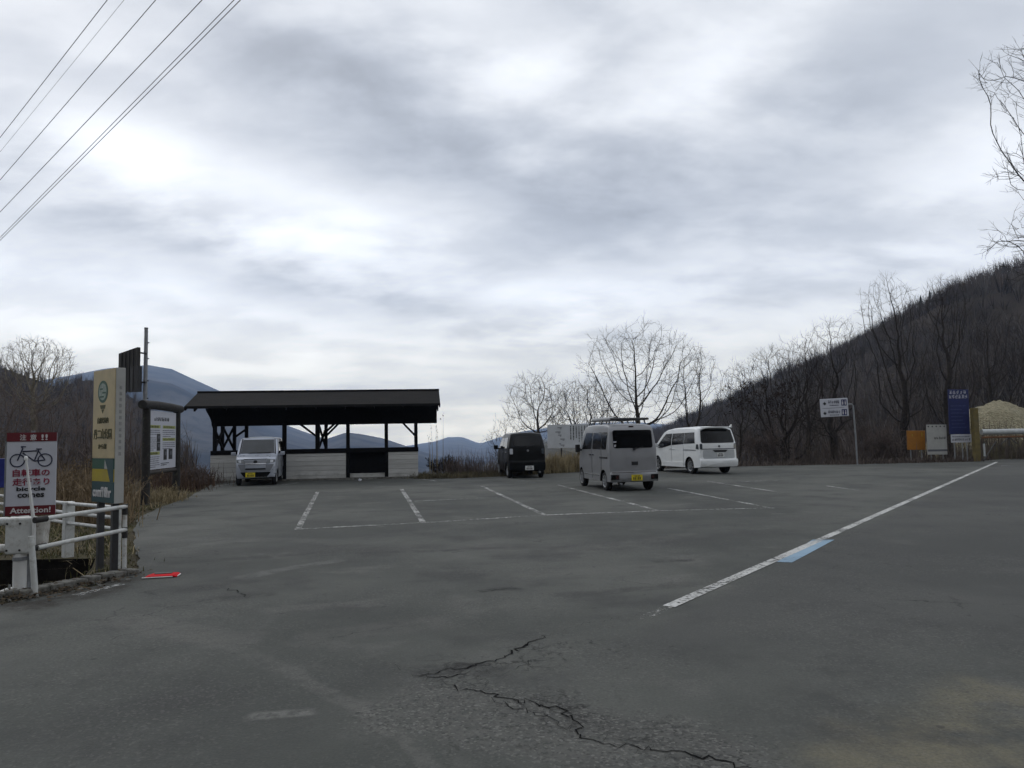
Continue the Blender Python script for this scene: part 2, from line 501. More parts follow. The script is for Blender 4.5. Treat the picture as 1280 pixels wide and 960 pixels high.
def ground_mat():
    m, nt, bs = new_mat('verge_soil')
    P, X, Y = world_xy(nt)
    a = nt.noise(P, .7, 6, .65); b = nt.noise(P, 6, 6, .7)
    c = nt.mixc(nt.ramp(a, .35, .65), (.050, .043, .029, 1), (.078, .070, .040, 1))
    c = nt.mixc(nt.ramp(b, .5, .75), c, (.12, .095, .058, 1))
    c = nt.mixc(nt.ramp(b, .42, .25), c, (.022, .019, .015, 1))
    nt.l.new(c, bs.inputs['Base Color']); bs.inputs['Roughness'].default_value = 1
    bs.inputs['Specular IOR Level'].default_value = .1
    nt.l.new(nt.bump(nt.noise(P, 14, 5, .7), .8, .05), bs.inputs['Normal'])
    return m


def hill_mat(name, a, b, c_, sc):
    m, nt, bs = new_mat(name)
    P, X, Y = world_xy(nt)
    n1 = nt.noise(P, sc, 7, .62); n2 = nt.noise(P, sc * 7, 6, .7)
    c = nt.mixc(nt.ramp(n1, .38, .64), c4(a), c4(b))
    c = nt.mixc(nt.ramp(n2, .48, .7, 0, .8), c, c4(c_))
    nt.l.new(c, bs.inputs['Base Color']); bs.inputs['Roughness'].default_value = 1
    bs.inputs['Specular IOR Level'].default_value = 0.0
    return m


MT['asphalt'] = asphalt_mat()
MT['ground'] = ground_mat()
MT['line'] = marking_mat('road_paint_white', (.46, .46, .44), .488)
MT['edge_line'] = marking_mat('road_edge_paint', (.52, .52, .50), .535)
MT['line_worn'] = marking_mat('road_paint_worn', (.46, .46, .44), .475)
MT['line_faint'] = marking_mat('road_paint_faint', (.34, .34, .32), .42)
MT['line_blue'] = marking_mat('road_paint_blue', (.25, .36, .46), .62)
MT['hill'] = hill_mat('wooded_hill', (.042, .035, .030), (.062, .052, .045), (.024, .024, .019), .02)
MT['mount'] = hill_mat('far_mountain', (.010, .012, .014), (.080, .074, .066), (.008, .010, .010), .0045)

# ------------------------------------------------------------------ terrain
def sstep(a, b, x):
    t = np.clip((x - a) / (b - a), 0, 1)
    return t * t * (3 - 2 * t)


def gheight(x, y):
    left = np.clip((y - 35.2 - np.clip(x + 4, 0, 60) * .16) * .42, 0, 70)
    right = np.clip((y - 52) * .08, 0, 8)
    k = sstep(14, 34, x)
    h = -(left * (1 - k) + right * k)
    lw = np.clip((-x - 24) * .25, 0, 30) * sstep(-5, 15, y)
    return h - lw - .03


LP = (-9.5, -4.3, 7.2, 13.0)          # local patch with the ditch in it: x0,x1,y0,y1
DITCH = [(-5.24, 8.62), (-5.2, 9.3), (-5.6, 10.3), (-6.0, 11.12), (-8.6, 11.12), (-8.4, 8.75)]


def build_ground():
    xs = sorted(set([-9000, -5000, -2500, -1200, -600, -300, -150, -100, -70, -50, -40, -32, -26, -20, -16, -12.5, LP[0], -7, LP[1], -2, 0, 3, 6, 9, 12, 15, 18, 21, 25, 29, 34, 42, 60, 100, 160, 300, 600, 1200, 2500, 5000, 9000]))
    ys = sorted(set([-3000, -1000, -300, -100, -40, -15, 0, 4, LP[2], 10, LP[3], 16, 20, 24, 28, 31, 33, 34.5, 36, 37.5, 39, 41, 43, 46, 50, 56, 64, 75, 90, 110, 140, 180, 230, 320, 500, 900, 1800, 3500, 6000, 9500]))
    bm = bmesh.new()
    vm = {}
    for i, x in enumerate(xs):
        for j, y in enumerate(ys):
            vm[i, j] = bm.verts.new((x, y, float(gheight(np.float64(x), np.float64(y)))))
    for i in range(len(xs) - 1):
        for j in range(len(ys) - 1):
            if LP[0] <= xs[i] < LP[1] and LP[2] <= ys[j] < LP[3]: continue
            bm.faces.new((vm[i, j], vm[i + 1, j], vm[i + 1, j + 1], vm[i, j + 1]))
    # patch with the hole
    zz = -.03
    i0, i1, j0, j1 = xs.index(LP[0]), xs.index(LP[1]), ys.index(LP[2]), ys.index(LP[3])
    outer = [vm[i, j0] for i in range(i0, i1 + 1)] + [vm[i1, j] for j in range(j0 + 1, j1 + 1)] + [vm[i, j1] for i in range(i1 - 1, i0 - 1, -1)] + [vm[i0, j] for j in range(j1 - 1, j0, -1)]
    hole = [bm.verts.new((x, y, zz)) for x, y in DITCH]
    es = []
    for loop in (outer, hole):
        for a, b in zip(loop, loop[1:] + loop[:1]):
            e = bm.edges.get((a, b)) or bm.edges.new((a, b))
            es.append(e)
    bmesh.ops.triangle_fill(bm, use_beauty=True, use_dissolve=False, edges=es)
    # remove any fill inside the ditch
    inner = [f for f in bm.faces if all(v in hole for v in f.verts)]
    if inner: bmesh.ops.delete(bm, geom=inner, context='FACES_ONLY')
    low = [bm.verts.new((x * .98 - .1, y, -1.0)) for x, y in DITCH]
    n = len(hole)
    for k in range(n):
        f = bm.faces.new((hole[k], hole[(k + 1) % n], low[(k + 1) % n], low[k])); f.material_index = 1
    f = bm.faces.new(low); f.material_index = 1
    bmesh.ops.recalc_face_normals(bm, faces=bm.faces)
    me = bpy.data.meshes.new('ground'); bm.to_mesh(me); bm.free()
    o = link_mesh('ground', me, [MT['ground'], MT['ditch_mud']])
    tag(o, 'brown grassy soil of the verge and slopes round the car park', kind='structure')


build_ground()

def flat_poly(name, pts, z, m, kind='structure'):
    bm = bmesh.new()
    vs = [bm.verts.new((p[0], p[1], z)) for p in pts]
    f = bm.faces.new(vs)
    bmesh.ops.triangulate(bm, faces=[f])
    bmesh.ops.recalc_face_normals(bm, faces=bm.faces)
    for f in bm.faces:
        if f.normal.z < 0: f.normal_flip()
    me = bpy.data.meshes.new(name); bm.to_mesh(me); bm.free()
    o = link_mesh(name, me, m)
    if kind: o['kind'] = kind
    return o


rng0 = random.Random(4)
edge_px = [(176, 714), (171, 692), (167, 665), (172, 648), (200, 634), (235, 622), (262, 607)]
edge = [G(*p) for p in edge_px]
ragged = []
for p_, q_ in zip(edge, edge[1:]):
    for k_ in range(9):
        t_ = p_.lerp(q_, k_ / 9); ragged.append((t_.x + rng0.uniform(-.035, .03), t_.y))
ragged.append((edge[-1].x, edge[-1].y))
bound = [(-45, -14), (-45, 7.2), (-12, 7.35), (-5.75, 7.45), (-5.2, 7.9), (-4.72, 8.9)] + ragged + [(-12.6, 33.2), (-4.3, 34.4)]
far_px = [(526, 598.5), (560, 598), (600, 596.5), (645, 594.5), (690, 591.5), (735, 589), (800, 586.5), (870, 584.5), (925, 583), (1000, 581.5), (1070, 580.3), (1140, 578.6), (1216, 577)]
far = [G(*p) for p in far_px]
def rough_chain(pts, n, amp):
    out = []
    for a, b in zip(pts, pts[1:]):
        for k in range(n):
            t = k / n
            out.append((a[0] + (b[0] - a[0]) * t + rng0.uniform(-amp, amp) * .3, a[1] + (b[1] - a[1]) * t + rng0.uniform(-amp, amp)))
    out.append(tuple(pts[-1][:2]))
    return out
bound += rough_chain([tuple(p)[:2] for p in far], 5, .16)
bound += [(27, 41.5), (70, 46), (70, -14)]
o = flat_poly('parking_lot', bound, 0.0, MT['asphalt'])
tag(o, 'cracked grey asphalt of the car park and road')


def strip(name, p, q, w, m, z=.004, label=None):
    p, q = Vector(p[:2]), Vector(q[:2])
    d = (q - p).normalized(); n = Vector((-d.y, d.x)) * w / 2
    L = (q - p).length; k = max(1, int(L / .5))
    V = []; F = []
    for i in range(k + 1):
        c = p + d * (L * i / k)
        V += [(c.x + n.x, c.y + n.y, z), (c.x - n.x, c.y - n.y, z)]
    for i in range(k): F.append((2 * i, 2 * i + 1, 2 * i + 3, 2 * i + 2))
    o = from_arrays(name, V, F, m)
    o['kind'] = 'structure'
    if label: o['label'] = label
    return o


strip('road_edge_line', G(798, 775.5), G(836, 758.5), .11, MT['line_faint'])
strip('road_edge_line', G(836, 758.5), G(1246, 577.6), .125, MT['edge_line'], z=.006, label='long white edge line between road and car park')
q = [G(971, 702.8), G(990, 703.5), G(1043, 675), G(1016, 674.8)]
flat_poly('blue_road_marking', q, .0045, MT['line_blue'])
for (a, b, w, mm) in [((397, 615), (372, 662), .115, 'line'), ((502, 611.5), (529.5, 654), .115, 'line'), ((602, 607.5), (682, 644.5), .115, 'line'),
                      ((696, 606), (826, 639), .115, 'line'), ((836, 610.5), (966, 635.5), .115, 'line'), ((884, 601.5), (969, 614.5), .11, 'line'),
                      ((1034, 607.5), (1073, 613), .11, 'line'), ((371, 661.5), (528, 653.5), .13, 'line_worn'), ((529, 653.5), (683, 643.8), .13, 'line_worn'),
                      ((684, 643.8), (826, 638.5), .12, 'line'), ((826, 638.5), (966, 634.8), .12, 'line'), ((518, 626.5), (622, 621.8), .13, 'line_worn'),
                      ((395, 632), (450, 629.5), .13, 'line_faint'), ((640, 622), (764, 617), .13, 'line_faint'), ((905, 603), (972, 600.5), .13, 'line_worn'),
                      ((970, 614.5), (1073, 612.5), .12, 'line_faint'), ((268, 608.3), (296, 603.5), .11, 'line'), ((350, 606.5), (372, 603.5), .11, 'line'),
                      ((528, 598.8), (545, 601.5), .13, 'line_worn'), ((640, 598.5), (662, 602.5), .13, 'line_faint'), ((960, 586.5), (1105, 584.2), .14, 'line_faint'),
                      ((1090, 585.5), (1265, 581), .12, 'line_faint'), ((760, 606), (890, 601), .12, 'line_faint')]:
    strip('parking_line', G(*a), G(*b), w, MT[mm])
strip('road_letter_marking', G(1249, 582.6), G(1266, 582.2), .32, MT['line_worn'])
strip('kerb_line', G(93, 745), G(152, 730.5), .11, MT['line'], z=.0055, label='short white line painted beside the ditch kerb')


def crack(name, px, w0, seed, jit=.05, z=.004, wide=1.0):
    rg = random.Random(seed)
    pts = [G(*p) for p in px]
    fine = []
    for a, b in zip(pts, pts[1:]):
        n = max(3, int((b - a).length / .035))
        for k in range(n):
            t = k / n
            c = a.lerp(b, t)
            fine.append(Vector((c.x + rg.gauss(0, jit * .35), c.y + rg.gauss(0, jit * .55), z)))
    fine.append(pts[-1] + Vector((0, 0, z)))
    V = []; F = []
    N = len(fine)
    ph = rg.uniform(0, 9)
    for i, p in enumerate(fine):
        t = (fine[min(i + 1, N - 1)] - fine[max(i - 1, 0)]).normalized()
        nrm = Vector((-t.y, t.x, 0))
        w = w0 * .52 * (0.35 + .9 * abs(math.sin(i * .23 + ph) * math.sin(i * .071 + ph * 2)) + rg.uniform(0, .5)) * wide
        if i < 6: w *= i / 6
        if i > N - 7: w *= (N - 1 - i) / 6
        w = max(w, .0015)
        V += [p + nrm * w * rg.uniform(.3, .7), p - nrm * w * rg.uniform(.3, .7)]
    for i in range(N - 1): F.append((2 * i, 2 * i + 1, 2 * i + 3, 2 * i + 2))
    o = from_arrays(name, V, F, MT['tar'])
    o['kind'] = 'structure'


crack('asphalt_crack', [(510, 846), (548, 841), (588, 834), (622, 824), (650, 810), (690, 792)], .026, 1)
crack('asphalt_crack', [(545, 849), (585, 862), (618, 868), (668, 879), (706, 888), (722, 905), (727, 920), (775, 934), (830, 941), (905, 952), (1005, 985)], .020, 2)
crack('asphalt_crack', [(492, 832), (512, 836), (545, 838)], .009, 3)
crack('asphalt_crack', [(596, 846), (610, 853), (606, 861), (588, 862)], .008, 4)
crack('asphalt_crack', [(622, 842), (655, 832), (684, 818)], .009, 5)
crack('asphalt_crack', [(590, 866), (640, 884), (690, 899), (725, 919)], .009, 6)
crack('asphalt_crack', [(780, 925), (825, 930), (845, 940)], .008, 7)
crack('asphalt_crack', [(690, 792), (735, 780), (800, 768)], .004, 8)
crack('asphalt_crack', [(520, 848), (560, 846), (610, 838)], .022, 9)
crack('asphalt_crack', [(330, 818), (400, 804), (450, 790), (520, 782)], .005, 10)
crack('asphalt_crack', [(280, 735), (300, 742), (310, 748)], .02, 12)
crack('asphalt_crack', [(600, 741), (625, 737), (648, 735)], .02, 13)
crack('asphalt_crack', [(640, 872), (652, 868), (690, 866)], .006, 14)

rb = random.Random(66)
for (x_, y_) in ((530, 846), (560, 842), (590, 838), (610, 832), (575, 858), (600, 866), (640, 874), (668, 880), (700, 886), (722, 908), (740, 924), (770, 932), (810, 938), (850, 945), (880, 950), (640, 816), (545, 838), (505, 842)):
    q = [(x_, y_)]
    for i in range(3): q.append((q[-1][0] + rb.uniform(6, 22) * rb.choice((-1, 1, 1)), q[-1][1] + rb.uniform(-7, 7)))
    crack('asphalt_crack', q, .006, rb.randrange(999))

# ------------------------------------------------------------------ hills
def ridge_cols(pts, step):
    px = [p[0] for p in pts]
    u = np.arange(px[0], px[-1] + .1, step)
    return u, np.interp(u, px, [p[1] for p in pts]), np.interp(u, px, [p[2] for p in pts])


def vnoise(seed, n):
    rg = np.random.RandomState(seed)
    out = np.zeros(n)
    for o in range(1, 8):
        k = 2 ** o + 1
        out += np.interp(np.linspace(0, k - 1, n), np.arange(k), rg.uniform(-1, 1, k)) / 1.75 ** o
    return out


def ridge(name, pts, foot, footz, m, step, rough, seed, label, rows=26, gully=.2):
    u, py, Y = ridge_cols(pts, step)
    n = len(u)
    py = py + vnoise(seed, n) * rough
    ks = []; zc = []
    for a, b, y in zip(u, py, Y):
        p = at(a, b, y); ks.append(p.x / p.y); zc.append(p.z)
    ks = np.array(ks); zc = np.array(zc)
    rg = np.random.RandomState(seed + 5)
    gn = np.array([vnoise(seed + 11 + (j // 3), n) for j in range(rows + 8)])
    V = np.zeros((rows + 7, n, 3))
    for j in range(rows + 7):
        v = j / rows
        yy = foot + (Y - foot) * v
        if v <= 1:
            z = footz + (zc - footz) * v ** .92
            z = z + gn[j] * gully * (zc - footz) * math.sin(PI * v)
        else:
            z = zc - (zc - footz) * (v - 1) * 1.6
        V[j, :, 0] = ks * yy; V[j, :, 1] = yy; V[j, :, 2] = z
    F = []
    for j in range(rows + 6):
        for i in range(n - 1):
            F.append((j * n + i, j * n + i + 1, (j + 1) * n + i + 1, (j + 1) * n + i))
    o = from_arrays(name, V.reshape(-1, 3), F, m, smooth=True)
    tag(o, label, kind='structure')
    return V


hillV = ridge('wooded_hill', [(770, 552, 900), (830, 540, 800), (880, 517, 720), (920, 500, 660), (960, 482, 600), (1000, 465, 560), (1060, 437, 510), (1110, 412, 470), (1160, 387, 440), (1200, 367, 415), (1240, 352, 395), (1280, 341, 375), (1400, 315, 340), (1700, 300, 280), (2300, 330, 220)],
              74, -9, MT['hill'], 6, 3.0, 21, 'dark wooded hillside climbing to the right behind the road', 30)
leftV = ridge('left_hill', [(-900, 380, 260), (-300, 430, 300), (-60, 452, 330), (0, 457, 340), (30, 468, 350), (70, 482, 360), (110, 474, 380), (135, 478, 380), (170, 500, 380), (215, 545, 380), (240, 575, 380)],
      90, -20, MT['hill'], 5, 4.0, 31, 'dark wooded hill behind the left thicket')
ridge('blue_mountain', [(-700, 470, 2900), (-200, 480, 3000), (40, 478, 3100), (90, 470, 3100), (130, 462, 3100), (185, 457, 3100), (215, 462, 3100), (245, 476, 3100), (280, 492, 3100), (330, 522, 3050), (380, 540, 3000), (430, 556, 2950), (470, 566, 2900), (520, 590, 2900)],
      900, -72, MT['mount'], 5, 2.2, 41, 'large blue hazy mountain behind the shelter')
ridge('middle_mountain', [(150, 600, 2300), (230, 548, 2300), (300, 552, 2300), (370, 556, 2300), (405, 550, 2300), (432, 541, 2300), (450, 543, 2350), (480, 549, 2400), (500, 556, 2400), (520, 563, 2400), (560, 575, 2400), (640, 590, 2400)],
      700, -72, MT['mount'], 4, 1.5, 51, 'blue grey ridge seen through the shelter openings')
ridge('far_mountain', [(380, 575, 5600), (470, 563, 5600), (520, 555, 5600), (545, 551, 5600), (560, 546, 5600), (578, 546, 5600), (596, 553, 5600), (602, 554, 5600), (620, 548, 5600), (650, 540, 5500), (690, 534, 5500), (730, 530, 5500), (790, 528, 5500), (830, 531, 5500), (900, 545, 5500), (1000, 560, 5500), (1200, 575, 5500)],
      2600, -72, MT['mount'], 4, 1.5, 61, 'pale blue mountain range on the horizon')


# unseen slope added behind the camera to darken reflections and surfaces facing it
def back_slope():
    n, rws = 70, 16
    rs = np.random.RandomState(3); V = []; F = []
    crest = vnoise(7, n)
    for j in range(rws):
        v = j / (rws - 1)
        for i in range(n):
            a = -1 + 2 * i / (n - 1)
            x = a * 190; y = -16 - 70 * v - 30 * (1 - abs(a)) * 0 + 38 * a * a * v * 0
            V.append((x, y, -.5 + (46 + 6 * crest[i]) * math.sin(v * PI / 2) ** 1.1 + rs.normal(0, .7)))
    for j in range(rws - 1):
        for i in range(n - 1): F.append((j * n + i, j * n + i + 1, (j + 1) * n + i + 1, (j + 1) * n + i))
    o = from_arrays('shade_slope', V, F, MT['hill'], smooth=True)
    tag(o, 'unseen slope added behind the camera to darken reflections', kind='structure')


back_slope()


# ------------------------------------------------------------------ vegetation
def rvec(rg):
    return Vector((rg.gauss(0, 1), rg.gauss(0, 1), rg.gauss(0, 1))).normalized()


def grow(tk, tw, rg, p, d, L, r, lvl, P):
    n = P['seg'][min(lvl, len(P['seg']) - 1)]
    pts = [p.copy()]; rad = [r]; dirs = [d.copy()]
    end = P.get('tip', .25)
    for i in range(n):
        d = (d + rvec(rg) * P['wob'][min(lvl, len(P['wob']) - 1)] + Vector((0, 0, P['up'][min(lvl, len(P['up']) - 1)]))).normalized()
        p = p + d * (L / n)
        pts.append(p.copy()); rad.append(max(P['rmin'], r * (1 - (1 - end) * (i + 1) / n))); dirs.append(d.copy())
    (tk if lvl < P['trunk_lv'] else tw).tube(pts, rad, 7 if lvl == 0 else (5 if lvl == 1 else 3), cap=False)
    if lvl >= P['max']: return
    k = P['nch'][lvl]
    for c in range(k):
        t = P['t0'][min(lvl, len(P['t0']) - 1)]
        t = t + (1 - t) * ((c + rg.random()) / k)
        f = t * n; i = min(int(f), n - 1); w = f - i
        q = pts[i].lerp(pts[i + 1], w); dd = dirs[i + 1]
        ax = dd.cross(rvec(rg))
        if ax.length < 1e-3: continue
        ang = R(rg.uniform(*P['ang']))
        nd = Matrix.Rotation(ang, 3, ax.normalized()) @ dd
        rr = max(P['rmin'], (rad[i] * (1 - w) + rad[i + 1] * w) * P.get('rk', .6) * rg.uniform(.8, 1.05))
        ll = L * rg.uniform(*P['lk']) * (1.15 - .5 * t)
        grow(tk, tw, rg, q, nd, ll, rr, lvl + 1, P)


BASEP = dict(seg=[6, 5, 4, 3, 2], wob=[.08, .10, .11, .11, .1], up=[.05, .06, .06, .06, .05], nch=[6, 6, 6, 4], t0=[.2, .15, .12, .1], ang=(20, 46), lk=(.42, .66), rmin=.004, trunk_lv=2, max=4, tip=.25)


def tree(label, base, stems, seed, P=None, mats=('bark', 'bark'), group=None, name='bare_tree', cat='tree', leaf=None, trunk_h=0.0, trunk_r=.1):
    """stems: list of (dx, dy, dz, length, radius) directions of main limbs from the crown base"""
    P = {**BASEP, **(P or {})}
    rg = random.Random(seed)
    b = Vector(base)
    root = thing(name, label, cat, b, 0, group)
    tk = MB(); tw = MB()
    top = Vector((0, 0, trunk_h))
    if trunk_h > 0:
        tk.tube([(0, 0, -.15), (rg.uniform(-.05, .05), 0, trunk_h * .5), (0, 0, trunk_h * 1.02)], [trunk_r * 1.35, trunk_r * 1.05, trunk_r], 9, cap=False)
    for (dx, dy, dz, L, r) in stems:
        st = top + Vector((rg.uniform(-.08, .08), rg.uniform(-.08, .08), -.1))
        grow(tk, tw, rg, st, Vector((dx, dy, dz)).normalized(), L, r, 0, P)
    tk.build('trunk', MT[mats[0]], root, smooth=True)
    tw.build('crown', MT[mats[1]], root)
    if leaf:
        lm = MB()
        for k in range(leaf[0]):
            c = Vector(tw.v[rg.randrange(len(tw.v))])
            if c.z < leaf[1] or c.z > leaf[2]: continue
            for j in range(5):
                a = c + rvec(rg) * .12
                u = rvec(rg) * rg.uniform(.035, .07); v = rvec(rg) * rg.uniform(.03, .06)
                lm._add([a - u, a - v, a + u, a + v], [(0, 1, 2, 3)])
        lm.build('withered_leaves', MT['leaf_brown'], root)
    return root


def fan(rg, n, L, r, spread, up=1.0, lean=(0, 0)):
    out = []
    for k in range(n):
        a = 2 * PI * (k + rg.random() * .7) / n
        s = spread * rg.uniform(.55, 1.1)
        out.append((math.cos(a) * s + lean[0], math.sin(a) * s + lean[1], up, L * rg.uniform(.8, 1.08), r * rg.uniform(.75, 1.1)))
    return out



def colonise(rs, env, n, step, trunk, reach, kill, up=.12, jit=.18, iters=170):
    """branch skeleton growing into a crown volume: returns node points and parents"""
    A = []
    while len(A) < n:
        e = env[rs.randint(len(env))]
        p = rs.uniform(-1, 1, 3); d = np.linalg.norm(p)
        if d > 1 or rs.rand() > .35 + .65 * d: continue
        q = np.array(e[:3]) + p * np.array(e[3:6])
        if q[2] < .35: continue
        A.append(q)
    A = np.array(A)
    N = [np.array(t, float) for t in trunk]; par = [-1] + list(range(len(trunk) - 1))
    near = np.full(n, 1e9); who = np.zeros(n, int); alive = np.ones(n, bool)
    def update(i0):
        new = np.array(N[i0:])
        d = np.linalg.norm(A[:, None, :] - new[None], axis=2)
        k = d.argmin(1); m = d[np.arange(n), k]
        b = m < near
        near[b] = m[b]; who[b] = k[b] + i0
    update(0)
    kids = {}
    for it in range(iters):
        act = alive & (near < reach)
        if not act.any():
            if not alive.any(): break
            reach *= 1.5; continue
        dirs = {}
        for a in np.nonzero(act)[0]:
            w = who[a]; v = A[a] - N[w]; dirs.setdefault(w, []).append(v / (np.linalg.norm(v) + 1e-9))
        i0 = len(N)
        for w, vs in dirs.items():
            if kids.get(w, 0) >= 3: continue
            d = np.sum(vs, 0) / len(vs) + np.array([0, 0, up]) + rs.normal(0, jit, 3)
            L = np.linalg.norm(d)
            if L < 1e-3: continue
            N.append(N[w] + d / L * step); par.append(w); kids[w] = kids.get(w, 0) + 1
        if len(N) == i0: break
        update(i0)
        alive &= near > kill
    return np.array(N), par


def tree2(label, base, env, seed, n=1500, step=.24, trunk=((0, 0, -.15), (0, 0, .4), (0, 0, .9)), r0=.13, mats=('bark', 'bark'), group=None, twigs=3, tl=(.25, .6), tr=.0042, up=.12, jit=.2, reach=None, leaf=None, pexp=2.25):
    rs = np.random.RandomState(seed)
    N, par = colonise(rs, env, int(n * 1.55), step, trunk, reach or step * 9, step * 1.35, up, jit)
    m = len(N)
    ch = [[] for _ in range(m)]
    for i, p in enumerate(par):
        if p >= 0: ch[p].append(i)
    acc = np.zeros(m)
    for i in range(m - 1, -1, -1):
        acc[i] = sum(acc[c] for c in ch[i]) if ch[i] else 1.0
        acc[i] += .05
    rt = tr * 1.35
    pexp = min(2.4, math.log(acc[0] / 1.05) / math.log(r0 / rt))
    rad = rt * (acc / 1.05) ** (1 / pexp)
    rad = np.maximum(rad, tr * 1.15)
    root = thing('bare_tree', label, 'tree', base, 0, group)
    tk = MB(); tw = MB()
    stack = [(0, None)]
    while stack:
        i, prev = stack.pop()
        chain = ([prev] if prev is not None else []) + [i]
        while ch[i]:
            big = max(ch[i], key=lambda c: acc[c])
            for c in ch[i]:
                if c != big: stack.append((c, i))
            i = big; chain.append(i)
        P = [N[c] for c in chain]; Rr = [rad[c] for c in chain]
        if prev is not None: Rr[0] = min(Rr[0], Rr[1] * 1.25)
        # smooth the kinks
        for k in range(1, len(P) - 1): P[k] = P[k] * .5 + (P[k - 1] + P[k + 1]) * .25
        big = max(Rr[1:] if len(Rr) > 1 else Rr)
        (tk if big > .028 else tw).tube(P, [float(x) for x in Rr], 8 if big > .06 else (5 if big > .02 else 3), cap=False)
    for i in range(m):
        if len(ch[i]) and rs.rand() > .42: continue
        if rad[i] > .016 or par[i] < 0: continue
        d = N[i] - N[par[i]]; d = d / (np.linalg.norm(d) + 1e-9)
        for k in range(twigs):
            v = d + rs.normal(0, .42, 3) + np.array([0, 0, .16]); v /= np.linalg.norm(v)
            L = rs.uniform(*tl); q = N[i] + v * L * .5; v2 = v + rs.normal(0, .16, 3) + np.array([0, 0, .1])
            tw.tube([N[i], q, q + v2 / np.linalg.norm(v2) * L * .5], [tr, tr * .85, tr * .5], 3, cap=False)
            if rs.rand() < .6:
                v3 = v + rs.normal(0, .5, 3); tw.tube([q, q + v3 / np.linalg.norm(v3) * L * .4], [tr * .8, tr * .5], 3, cap=False)
    tk.build('trunk', MT[mats[0]], root, smooth=True)
    tw.build('crown', MT[mats[1]], root)
    if leaf:
        rr = random.Random(seed); lm = MB()
        for k in range(leaf[0]):
            c = Vector(tw.v[rr.randrange(len(tw.v))])
            if c.z < leaf[1] or c.z > leaf[2] or c.x > leaf[3]: continue
            for j in range(5):
                a = c + rvec(rr) * .12
                u = rvec(rr) * rr.uniform(.035, .07); v = rvec(rr) * rr.uniform(.03, .06)
                lm._add([a - u, a - v, a + u, a + v], [(0, 1, 2, 3)])
        lm.build('withered_leaves', MT['leaf_brown'], root)
    return root


def site(px, Y, py=575):
    p = at(px, py, Y)
    return Vector((p.x, p.y, float(gheight(p.x, p.y))))


def crown(px, Y, base, x0, x1, y0, y1, depth=.85):
    """survey of a crown: left, right, top and bottom as seen from the camera, turned into metres about the tree's base"""
    a, b, c = at(x0, (y0 + y1) / 2, Y), at(x1, (y0 + y1) / 2, Y), at((x0 + x1) / 2, y0, Y)
    d = at((x0 + x1) / 2, y1, Y)
    rx = (b.x - a.x) / 2
    return ((a.x + b.x) / 2 - base.x, 0.0, (c.z + d.z) / 2 - base.z, rx, rx * depth, (c.z - d.z) / 2)


def stem(lean=0.0, h=.9, n=4):
    return [(lean * h * i / n, 0, -.2 + (h + .2) * i / n) for i in range(n + 1)]


rg = random.Random(77)
def plant(label, px, Y, crowns, seed, **kw):
    b = site(px, Y)
    return tree2(label, b, [crown(px, Y, b, *c) for c in crowns], seed, **kw)


# behind the far edge of the car park
plant('tall wide bare tree rising straight behind the grey camper van', 800, 41, [(722, 882, 404, 545), (722, 882, 404, 500)], 5, n=950, step=.28, jit=.12, trunk=stem(0, 1.5), r0=.15, twigs=3, reach=2.6)
plant('slender bare tree leaning right towards the hill, behind the white minivan', 850, 42, [(838, 908, 432, 555)], 6, n=560, trunk=stem(.1, 1.6), r0=.11)
plant('thin bare tree with one straight stem rising behind the black car', 676, 38, [(628, 712, 464, 562)], 7, n=600, trunk=stem(-.05, 2.6), r0=.085, step=.2)
plant('low spreading bare tree with twisted limbs behind the wide pale sign board', 718, 38.5, [(678, 765, 474, 560)], 8, n=720, trunk=stem(.05, .9), r0=.12, step=.2, jit=.4)
plant('small arching bare sapling beside the left side of the black car', 628, 39, [(608, 648, 524, 585)], 9, n=220, trunk=stem(-.1, .6), r0=.05, step=.18)
plant('thin bare tree hidden low behind the camper van roof', 752, 44, [(722, 792, 476, 562)], 10, n=600, trunk=stem(0, .9), r0=.08)
# right hand row
DK = ('bark_dark', 'bark_dark')
plant('dark bushy bare tree with a few withered leaves right of the white minivan', 984, 41, [(905, 1052, 432, 560), (930, 1030, 426, 520), (950, 1040, 500, 575)], 11, n=1700, trunk=stem(0, 1.0), r0=.2, mats=DK, leaf=(700, 3.6, 5.6, .3), jit=.34)
plant('pale thin bare tree leaning left over the white minivan roof', 925, 44, [(893, 965, 448, 560)], 12, n=700, trunk=stem(-.1, .9), r0=.09)
plant('crooked dark tree whose limbs spread behind the two-line direction sign', 1040, 40, [(1005, 1082, 395, 505), (985, 1085, 500, 545)], 13, n=900, trunk=stem(.1, 1.6), r0=.2, mats=DK, jit=.4)
plant('tall leaning bare tree between the direction sign and the orange panel', 1140, 43, [(1072, 1150, 346, 450), (1090, 1165, 420, 540)], 14, n=1250, trunk=stem(-.12, 1.4), r0=.24, mats=DK)
plant('tallest dark bare tree directly behind the blue sign', 1186, 42, [(1148, 1215, 344, 440), (1150, 1225, 420, 540)], 15, n=1300, trunk=stem(0, 1.6), r0=.26, mats=DK)
plant('bare tree behind the gravel heap and the barrier gate', 1245, 52, [(1210, 1295, 380, 530)], 17, n=900, trunk=stem(0, 1.6), r0=.2, mats=DK)
plant('bare tree half hidden behind the dark bushy one', 1010, 50, [(975, 1042, 418, 540)], 18, n=800, trunk=stem(0, 1.2), r0=.16, mats=DK)
# big tree whose twigs enter at the right edge
tree2('large bare roadside tree reaching in from the right with fine drooping twigs', (17.8, 19.2, -.05), [(0, 0, 9.6, 4.6, 4.0, 5.2), (-1.4, 0, 6.3, 4.2, 3.0, 1.5), (-1.1, 0, 8.3, 4.3, 2.5, .6), (-1.2, 0, 10.9, 4.5, 2.5, .9)], 19, n=3600, step=.26, trunk=stem(-.02, 4.2, 10), r0=.27, tr=.0045, twigs=3, reach=3, tl=(.25, .5))

